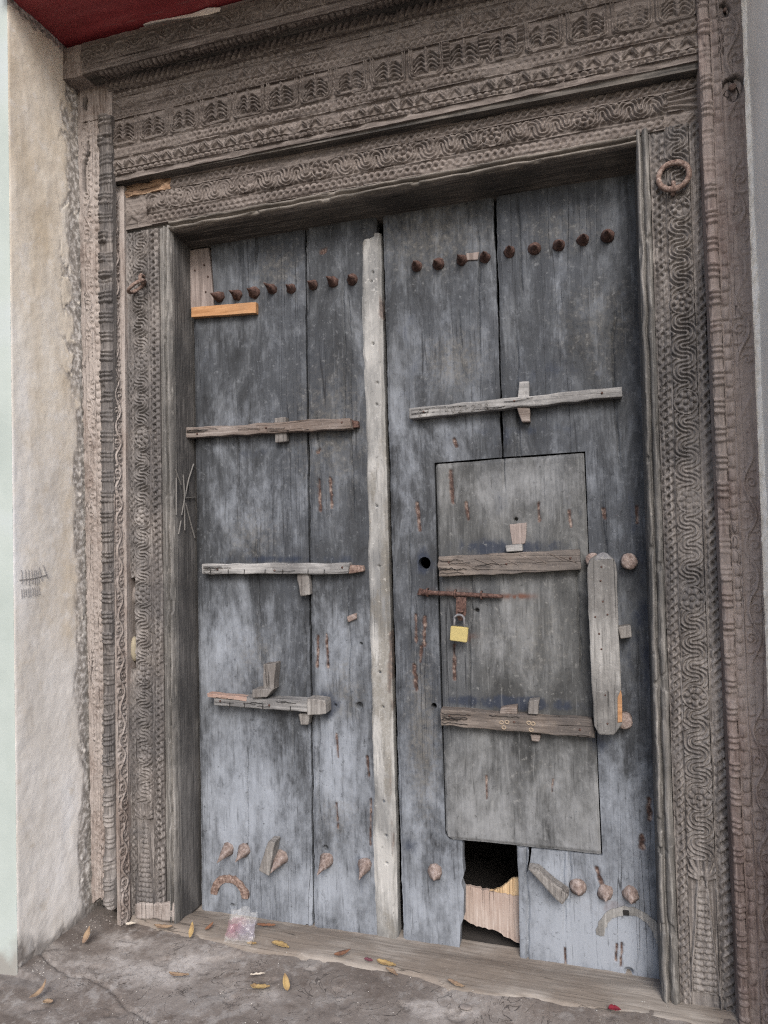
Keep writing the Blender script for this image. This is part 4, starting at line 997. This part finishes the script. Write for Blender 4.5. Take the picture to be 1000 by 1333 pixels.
rail('hinge_bolt', bl(811.5, 1185.5, 819.5, 1186.5, 819.5, 1193, 811.5, 1192), M['black'], dr, -.008, .01, bevel=.001, cuts=0, seed=36)  # raised black block, painted as the shade inside a square hole
# upright batten held on round pegs
bt = rail('upright_batten', ((780, 957), (799, 957), (810.5, 945), (805, 800), (803, 738), (799, 728), (793, 722.5), (776, 723), (768, 729), (764, 740), (768, 840), (773.5, 946)), M['batten'], dr, -.062, .026, cuts=6, seed=37, bevel=.004)
tb2 = [P(*p, -.0635) for p in ((774, 729), (797, 728), (791, 720.5), (785, 719), (778, 721.5))]
bar('batten_cap', tb2, .02, M['steel'], bt, .0012, 0, 0)
bar('batten_scar', [P(*p, -.0632) for p in ((804, 941), (810, 940), (810, 905), (808.5, 898), (804, 908))], .012, M['new_wood'], bt, .001, 1, .0005)
for k, (px, py) in enumerate(((783, 738), (782, 756), (785, 783), (775, 803), (791, 800), (780, 825), (783, 845), (788, 905), (791, 942))):
    c = P(px, py, -.0625); lathe('nail', c, [(.0027, 0), (.0025, .0008), (.001, .0012)], M['rust'], bt, 8, jit=.3, seed=k)
for k, (px, py, r) in enumerate(((819, 731, .022), (813, 939, .022), (772, 729, .02), (785, 941, .018))):
    c = P(px, py, -.03); c[1] = .004; lathe('peg', c, [(r, 0), (r*1.02, .03), (r*.95, .040), (r*.7, .044)], M['stud_grey'], dr, 14, jit=.12, seed=k)
rail('peg', bl(805, 816, 821, 814, 823, 830, 807, 832), M['peg'], dr, -.034, .034, cuts=2, seed=38)

# ------------------------------------------------------------------ wicket
wd = thing('wicket_door', (.98, 0, .3), 'small grey inset door with two brown rails in the right door leaf', 'door')
cw = [P(*p, -.001) for p in ((581.1, 1092.5), (782.6, 1112.3), (760.4, 589.5), (567.6, 604.1))]
def wick_h(U, V, B):
    x, z = B[..., 0], B[..., 2]; h = plank_h(250, .003, (1, 1))(U, V, B); d = np.minimum(U, U.max()-U); return h-.005*sst(.008, 0, d)+.001
corner = [xz(*p) for p in ((570, 1080), (580, 1080), (583.5, 1088), (590, 1094), (590, 1102), (570, 1102))]
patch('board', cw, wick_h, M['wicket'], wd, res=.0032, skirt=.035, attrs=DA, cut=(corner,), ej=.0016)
rail('rail', bl(570, 724.5, 755, 715, 757, 742, 571, 751.5), M['rail_brown'], wd, YR, .034, cuts=12, seed=41)
rail('rail', bl(573, 923, 772, 937.5, 774, 961, 573.5, 944), M['rail_brown'], wd, YR, .034, cuts=12, seed=42)
strokes('scrape', [[P(x, y, YR-.0012), P(x+14+k % 3*5, y+9, YR-.0012)] for k, (x, y) in enumerate(((594, 728), (604, 733), (618, 727), (640, 728), (655, 726), (676, 722), (697, 724), (714, 720), (728, 724), (586, 737)))], .0013, (0, -1, 0), M['rail_pink'], wd, .0008)
rail('peg', bl(658, 710.5, 680, 709, 680, 718, 659, 719), M['rail_grey'], wd, -.03, .03, cuts=1, seed=43)
rail('faded_patch', bl(663, 683, 686, 680, 684, 707, 667, 709), M['patch'], wd, -.006, .008, cuts=2, bevel=.001, seed=44)
rail('peg', bl(688, 912, 702, 911, 700, 930, 687, 929), M['peg'], wd, -.036, .034, cuts=2, seed=45)
rail('peg', bl(651, 922, 673, 918, 673, 931, 650, 929), M['rail_pink'], wd, -.03, .028, cuts=2, seed=46)
rail('peg', bl(690, 956, 704, 957, 702, 966, 692, 965), M['rail_pink'], wd, -.02, .02, cuts=1, seed=47)
for k, (px, py) in enumerate(((653, 940.5), (660, 940), (656, 947), (688.5, 941), (694, 942), (691.5, 950))):
    c = P(px, py, YR-.0004); rr = .0056
    pts = [(c[0]+rr*math.cos(a), c[1], c[2]+rr*.8*math.sin(a)) for a in np.linspace(0, TAU, 12, endpoint=False)]
    tube('washer', pts, .0019, M['ring_wood'], wd, 6, True, .3, k)
# sliding bolt with hasp
b0, b1 = P(549, 771, -.018), P(655, 776.5, -.018)
pts = [b0+(b1-b0)*t for t in np.linspace(0, 1, 14)]
bo = tube('bolt', pts, [.0095, .008]+[.0068]*10+[.0065, .005], M['rust'], wd, 10, False, .15, 3)
for t in (.07, .42, .74):
    p = b0+(b1-b0)*t
    pp = [p+np.array([0, .02*0+(-.0085 if 20 < a < 160 else .0)*0, 0])+np.array([0, -math.sin(math.radians(a))*.0105, math.cos(math.radians(a))*.0105]) for a in range(0, 181, 20)]
    pp = [pp[0]+np.array([0, .02, 0])]+pp+[pp[-1]+np.array([0, .02, 0])]
    tube('staple', pp, .003, M['rust'], bo, 6)
hp0 = [P(*p, -.026) for p in ((594, 777), (607, 778), (607, 798), (604, 808), (597, 808), (593, 798))][::-1]
bar('hasp', hp0, .0035, M['rust'], bo, .001, 0, .0005)
bar('keeper_plate', [P(*p, -.008) for p in ((543, 774), (552, 776), (554, 768), (546, 766))][::-1], .012, M['rust'], bo, .001, 0, .001)
pc = P(600, 797, -.03)
tube('staple', [(pc[0]+.007*math.cos(a), -.026-.008*math.sin(a), pc[2]+.002) for a in np.linspace(0, math.pi, 7)], .0026, M['rust'], bo, 6)
# padlock
pk = thing('padlock', P(597.5, 836, -.04), 'small brass padlock hanging from the rusty bolt of the inset door', 'padlock')
bm = bmesh.new()
q = [P(*p, -.048) for p in ((585.6, 833.6), (607.8, 836.6), (609.4, 817.2), (586.8, 815))]
vs = [bm.verts.new(p) for p in q]+[bm.verts.new(p+np.array([0, .017, 0])) for p in q]
for f in ((0, 1, 2, 3), (7, 6, 5, 4), (0, 4, 5, 1), (1, 5, 6, 2), (2, 6, 7, 3), (3, 7, 4, 0)): bm.faces.new([vs[i] for i in f])
bmesh.ops.recalc_face_normals(bm, faces=bm.faces); bmesh.ops.bevel(bm, geom=bm.edges[:], offset=.0018, segments=2, affect='EDGES')
bm_obj('body', bm, M['brass'], pk)
A, B2 = P(591, 816, -.039), P(605, 817.5, -.039); T2 = P(599, 800, -.035)
sh = [A, A+(T2-A)*np.array([.12, .5, .62])]+[np.array([(A[0]+B2[0])/2-.0155*math.cos(a), -.037, T2[2]-.015+.015*math.sin(a)]) for a in np.linspace(.2, math.pi-.2, 8)]+[B2+(T2-B2)*np.array([.12, .5, .62]), B2]
tube('shackle', sh, .0034, M['steel'], pk, 8)

# ------------------------------------------------------------------ broken board inside the hole
bb = thing('broken_board', P(640, 1226, .05), 'pale torn plywood piece blocking the hole below the inset door', 'board')
YB = .045
def jag(pts, n, amp, seed):
    r = random.Random(seed); out = []
    for i in range(len(pts)):
        a, b = pts[i], pts[(i+1) % len(pts)]; out.append(a); L = math.hypot(b[0]-a[0], b[1]-a[1])
        k = int(L/n)
        for j in range(1, k): t = (j+r.uniform(-.3, .3))/k; out.append((a[0]+(b[0]-a[0])*t, a[1]+(b[1]-a[1])*t+r.uniform(-amp, amp)))
    return out
def bq(*a): return [P(x, y, YB) for x, y in a]
bar('board', bq(*jag(((585, 1195), (603, 1196), (620, 1206), (641, 1210), (661, 1221), (677, 1228), (700, 1230), (700, 1166), (677, 1165), (655, 1160.5), (640, 1161), (620, 1156), (603, 1152), (585, 1150)), 4, 1.3, 5)), .012, M['torn'], bb, .0003, 0, .0008, seed=51)
bar('torn_edge', [P(x, y, YB-.002) for x, y in jag(((636, 1161), (655, 1163), (677, 1167), (700, 1167), (700, 1142), (676, 1143), (668, 1143.5), (663, 1147), (657, 1152), (652, 1156), (646, 1158)), 3, 1.3, 7)], .010, M['torn_edge'], bb, .0003, 0, .0008, seed=52)

# ------------------------------------------------------------------ threshold
th = thing('threshold', (.7, -.08, 0), 'worn dusty wooden threshold beam lying under the door leaves', 'threshold')
fe = [(100, 1193), (165, 1199), (230, 1217), (300, 1237), (330, 1243), (400, 1251), (430, 1256), (470, 1266), (520, 1271), (545, 1276), (580, 1291), (640, 1302), (700, 1306), (760, 1318), (860, 1333), (1010, 1362)]
fe = [PZ(x, y, .0)[:2] for x, y in fe]
fx = np.array([p[0] for p in fe]); fy = np.array([p[1] for p in fe])
def sill_h(U, V, B):
    x, y = B[..., 0], B[..., 1]; d = y-np.interp(x, fx, fy)-.012*(fbm(x*30, y*10, 262, 3)-.5)
    return .004-.016*sst(-.10, .0, y)-.004*sst(.5, 1.4, x)-.024*sst(.03, -.004, d)+(fbm(x*7, y*12, 261, 4)-.5)*.009+(fbm(x*9, y*160, 263, 2)-.5)*.0016
poly = [(-.6, -.6)]+[(float(a), float(b)) for a, b in zip(fx, fy)]+[(2.2, -.6)]
sx0, sx1 = xs+.01, float(PR[0](0))
patch('beam', [(sx0, -.26, 0), (sx1, -.26, 0), (sx1, .045, 0), (sx0, .045, 0)], sill_h, M['sill'], th, n=(0, 0, 1), res=.0045, skirt=.05, cut=(poly,), ax=(0, 1))

# ------------------------------------------------------------------ iron rings on the jambs
def iron_ring(label, c, R, r, nrm, staple, seed):
    o = thing('iron_ring', c, label, 'iron ring', 'rusty rings on the door frame')
    nrm = Vector(nrm).normalized(); e1 = nrm.orthogonal().normalized(); e2 = nrm.cross(e1)
    tube('ring', [tuple(Vector(c)+(e1*math.cos(a)+e2*math.sin(a))*R) for a in np.linspace(0, TAU, 36, endpoint=False)], r, M['rust_pale'], o, 10, True, .25, seed)
    s = Vector(staple)
    tube('staple', [tuple(s+Vector(d)) for d in ((0, .03, -.004), (0, -.004, -.012), (0, -.016, -.004), (0, -.018, .006), (0, -.012, .014), (0, .03, .008))], .0058, M['rust_pale'], o, 8, False, .25, seed)
c = P(877, 229, YJ-.022); iron_ring('rusty iron ring on the right jamb, standing above its staple', c, .0365, .0072, (-.12, -1, .12), P(876, 247, YJ-.012), 1)
c = P(178, 373, YJ-.035); iron_ring('rusty iron ring on the left jamb, sticking out and drooping', c, .031, .0055, (-.50, -.30, .82), P(187, 365, YJ-.01), 2)

# ------------------------------------------------------------------ small things
def rock(name, c, r, mat, parent=None, seed=0):
    bm = bmesh.new(); bmesh.ops.create_icosphere(bm, subdivisions=3, radius=1)
    for v in bm.verts:
        k = 1+.28*(vn(np.array(v.co.x*1.7+seed), np.array(v.co.y*1.7+v.co.z*1.3+9), seed)-.5)
        v.co = Vector((c[0]+v.co.x*r[0]*k, c[1]+v.co.y*r[1]*k, c[2]+v.co.z*r[2]*k))
    return bm_obj(name, bm, mat, parent, smooth=True)
tag(rock('stone', P(176.5, 845, -.085), (.013, .02, .042), M['stone'], None, 3), 'cream stone wedged in the gap beside the left jamb', 'stone')
tag(rock('stone', P(176, 884, -.085), (.018, .022, .024), M['cell'], None, 5), 'grey rubble lump below the cream stone in the jamb gap', 'stone')
tag(rock('stone', P(178, 775, -.075), (.017, .02, .03), M['cell'], None, 8), 'dark rubble lump at the top of the jamb gap', 'stone')
cp = PZ(606, 1311); tag(rock('plaster_flake', (cp[0], cp[1], .0), (.017, .011, .004), M['cell'], None, 9), 'flat grey plaster flake on the floor before the threshold', 'plaster flake')
# leaves
def leaf_mat(name, col, spot):
    t = NT(name); n = t.noise(60, 4); return t.done(t.mix(t.rng(n, .4, .7), col, spot), .7, t.bump(n, .3, .002))
LM = [leaf_mat('yellow_leaf', (.29, .205, .09), (.17, .11, .06)), leaf_mat('tan_leaf', (.24, .17, .11), (.16, .11, .08)), leaf_mat('brown_leaf', (.17, .085, .05), (.10, .055, .04)), leaf_mat('pale_leaf', (.5, .45, .38), (.38, .33, .28)), leaf_mat('red_scrap', (.16, .014, .025), (.1, .012, .02)), leaf_mat('wine_leaf', (.13, .045, .06), (.1, .04, .05))]
def leaf(px, py, L, wd, ang, curl, stand, mi, label, cat='leaf', nm='dry_leaf', zl=.004):
    c = PZ(px, py, .003); n, m = 12, 6; V = []; F = []; r = random.Random(int(px*7+py))
    a = math.radians(ang); fw = np.array([math.cos(a), math.sin(a), 0]); sd = np.array([-math.sin(a), math.cos(a), 0]); up = np.array([0, 0, 1.0])
    for i in range(n+1):
        s = i/n; hw = wd/2*(math.sin(math.pi*min(.999, s**.8))**.85)*(1+.3*(float(vn(np.array(s*5+px), np.array(.5), 3))-.5))+.0006; x = (s-.5)*L
        for j in range(m+1):
            q = (j/m-.5)*2; z = zl+curl*L*(2*s-1)**2*.5+abs(q)*hw*.35+.0025*r.random()*(.3+abs(q))
            p = fw*x+sd*(q*hw+L*.16*math.sin(s*2.6+px)*(s-.3))+up*z
            if stand: y = x+L/2; p = fw*(y*math.cos(stand))+up*(y*math.sin(stand)+zl)+sd*(q*hw)+(fw*(-math.sin(stand))+up*math.cos(stand))*(curl*L*(s-.5)**2*2+abs(q)*hw*.4)
            V.append(c+p)
    for i in range(n):
        for j in range(m): k = i*(m+1)+j; F.append((k, k+m+1, k+m+2, k+1))
    o = mesh_obj(nm, V, F, LM[mi], None, origin=c)
    md = o.modifiers.new('thickness', 'SOLIDIFY'); md.thickness = .0006
    return tag(o, label, cat, 'dry leaves on the floor' if cat == 'leaf' else None)
leaf(366, 1232.5, .062, .02, -8, .12, 0, 0, 'yellow dry leaf on the threshold right of the plastic wrapper')
leaf(503, 1258, .06, .018, -12, .2, 0, 0, 'yellow curled leaf at the threshold edge below the door gap')
leaf(338, 1288, .055, .017, 6, .1, 0, 0, 'yellow leaf lying flat on the floor below the wrapper')
leaf(374, 1292, .04, .017, 130, .3, .9, 0, 'yellow folded leaf standing upright on the floor')
leaf(42, 1305, .05, .016, 70, .6, .5, 1, 'curled tan leaf on the floor before the mint wall')
leaf(62, 1307, .028, .016, 0, .1, 0, 1, 'small flat tan leaf right of the curled one near the mint wall')
leaf(110, 1230, .045, .02, 80, .3, 1.0, 1, 'tan leaf propped against the plaster wall foot')
leaf(248, 1222, .04, .014, 100, .3, 1.0, 0, 'small yellow leaf standing before the left jamb foot')
leaf(212, 1209, .06, .018, 5, .1, 0, 1, 'tan leaf crumbs lying against the left plinth')
leaf(170, 1205, .03, .018, 20, .1, 0, 3, 'pale flake at the corner of the left post')
leaf(347, 1208, .06, .012, 12, .2, 0, 2, 'thin brown leaf on the threshold close to the left leaf planks', zl=.006)
leaf(268, 1213, .03, .014, 50, .3, .5, 2, 'small brown leaf left of the plastic wrapper')
leaf(328, 1230.5, .03, .012, 10, .2, 0, 0, 'small orange leaf touching the right side of the wrapper')
leaf(436, 1249, .05, .02, 15, .3, .3, 2, 'curled brown leaf at the threshold edge in the middle', zl=.008)
leaf(480, 1254, .025, .014, 0, .2, 0, 5, 'tiny dark red leaf beside the curled yellow one', zl=.008)
leaf(511, 1267, .045, .013, -25, .1, 0, 1, 'slim tan leaf below the curled yellow one at the threshold')
leaf(594, 1285, .05, .013, -15, .1, 0, 1, 'tan leaf strip lying on the worn edge of the threshold', zl=.008)
leaf(336, 1270, .04, .006, 30, .05, 0, 3, 'thin pale straw on the floor above the flat yellow leaf')
leaf(232, 1272, .06, .014, 0, .1, 0, 1, 'wide tan leaf fragment in the middle of the bare floor')
leaf(800, 1317, .03, .018, 10, .1, 0, 4, 'small dark red paper scrap at the right end of the threshold', 'scrap', 'paper_scrap', .006)
# clear wrapper
t = NT('clear_printed_film'); tcn = t.new('ShaderNodeTexCoord').outputs['Object']; sx = t.new('ShaderNodeSeparateXYZ'); t.put(sx.inputs[0], tcn)
n = t.noise(45, 3)
band = t.math('MULTIPLY', t.rng(t.math('ADD', sx.outputs[2], t.math('MULTIPLY', n, .03)), .026, .036), t.rng(t.math('ADD', sx.outputs[2], t.math('MULTIPLY', n, .03)), .07, .062))
pc2 = t.mix(t.rng(sx.outputs[0], -.02, .02), (.36, .2, .25), (.3, .28, .34))
col = t.mix(band, (.8, .8, .8), pc2); t.done(col, .16, t.bump(n, .4, .004), spec=.6)
t.put(t.b.inputs['Alpha'], t.math('ADD', .08, t.math('MULTIPLY', band, .22)))
M['film'] = t.m
c0 = PZ(307, 1233, .002); wr = thing('plastic_wrapper', c0, 'crumpled clear plastic wrapper with a pink and purple print, lying at the threshold', 'wrapper')
for side, nm in ((0, 'front_film'), (1, 'back_film')):
    N = 26; V = []; F = []
    for i in range(N+1):
        for j in range(N+1):
            s, q = i/N-.5, j/N; x = s*(.092-.012*q); zz = q*.098+.008*math.cos(s*9)*q
            cr = (fbm(np.array(s*4+side*9), np.array(q*4), 280, 3)-.5)*.03+(fbm(np.array(s*14+side*5), np.array(q*14), 281, 2)-.5)*.008+(.006+.012*math.sin(math.pi*q)*math.cos(s*3))*(1 if side else -1)
            V.append(c0+np.array([x, .012+zz*.52+float(cr)*.8, .002+zz*.78-float(cr)*.4]))
    for i in range(N):
        for j in range(N): k = i*(N+1)+j; F.append((k, k+N+1, k+N+2, k+1))
    mesh_obj(nm, V, F, M['film'], wr, origin=c0)
# grit and crumbs
def crumbs(name, pts, mat, label, cat, smin, smax, seed):
    r = random.Random(seed); V = []; F = []
    for (x, y, z) in pts:
        s = r.uniform(smin, smax); b = len(V); a = r.uniform(0, 6)
        for dx, dy, dz in ((1, 0, 0), (-.5, .87, 0), (-.5, -.87, 0), (0.1, 0, .8), (0, 0, -.5)):
            V.append((x+s*(dx*math.cos(a)-dy*math.sin(a))*r.uniform(.7, 1.3), y+s*(dx*math.sin(a)+dy*math.cos(a)), z+s*dz*.6))
        F += [(b, b+1, b+3), (b+1, b+2, b+3), (b+2, b, b+3), (b+1, b, b+4), (b+2, b+1, b+4), (b, b+2, b+4)]
    o = mesh_obj(name, V, F, mat, None, smooth=False); return tag(o, label, cat, None, 'stuff')
r = random.Random(3); pts = []
for k in range(260):
    x, y = r.uniform(-.5, 1.7), r.uniform(-.75, -.13); pts.append((x, y, .002))
for k in range(70): pts.append((XW+.02+abs(r.gauss(0, .05)), r.uniform(YW, -.14), .012))
crumbs('grit', pts, M['grit'], 'pale grit scattered over the floor', 'grit', .0008, .0024, 4)
pts = [(r.uniform(hole[1][0], hole[-2][0]), YF+r.uniform(-.02, .06), .004+r.uniform(0, .01)) for k in range(26)]
crumbs('rubble', pts, M['cell'], 'grey chips in the hollow at the foot of the left post', 'rubble', .002, .006, 6)
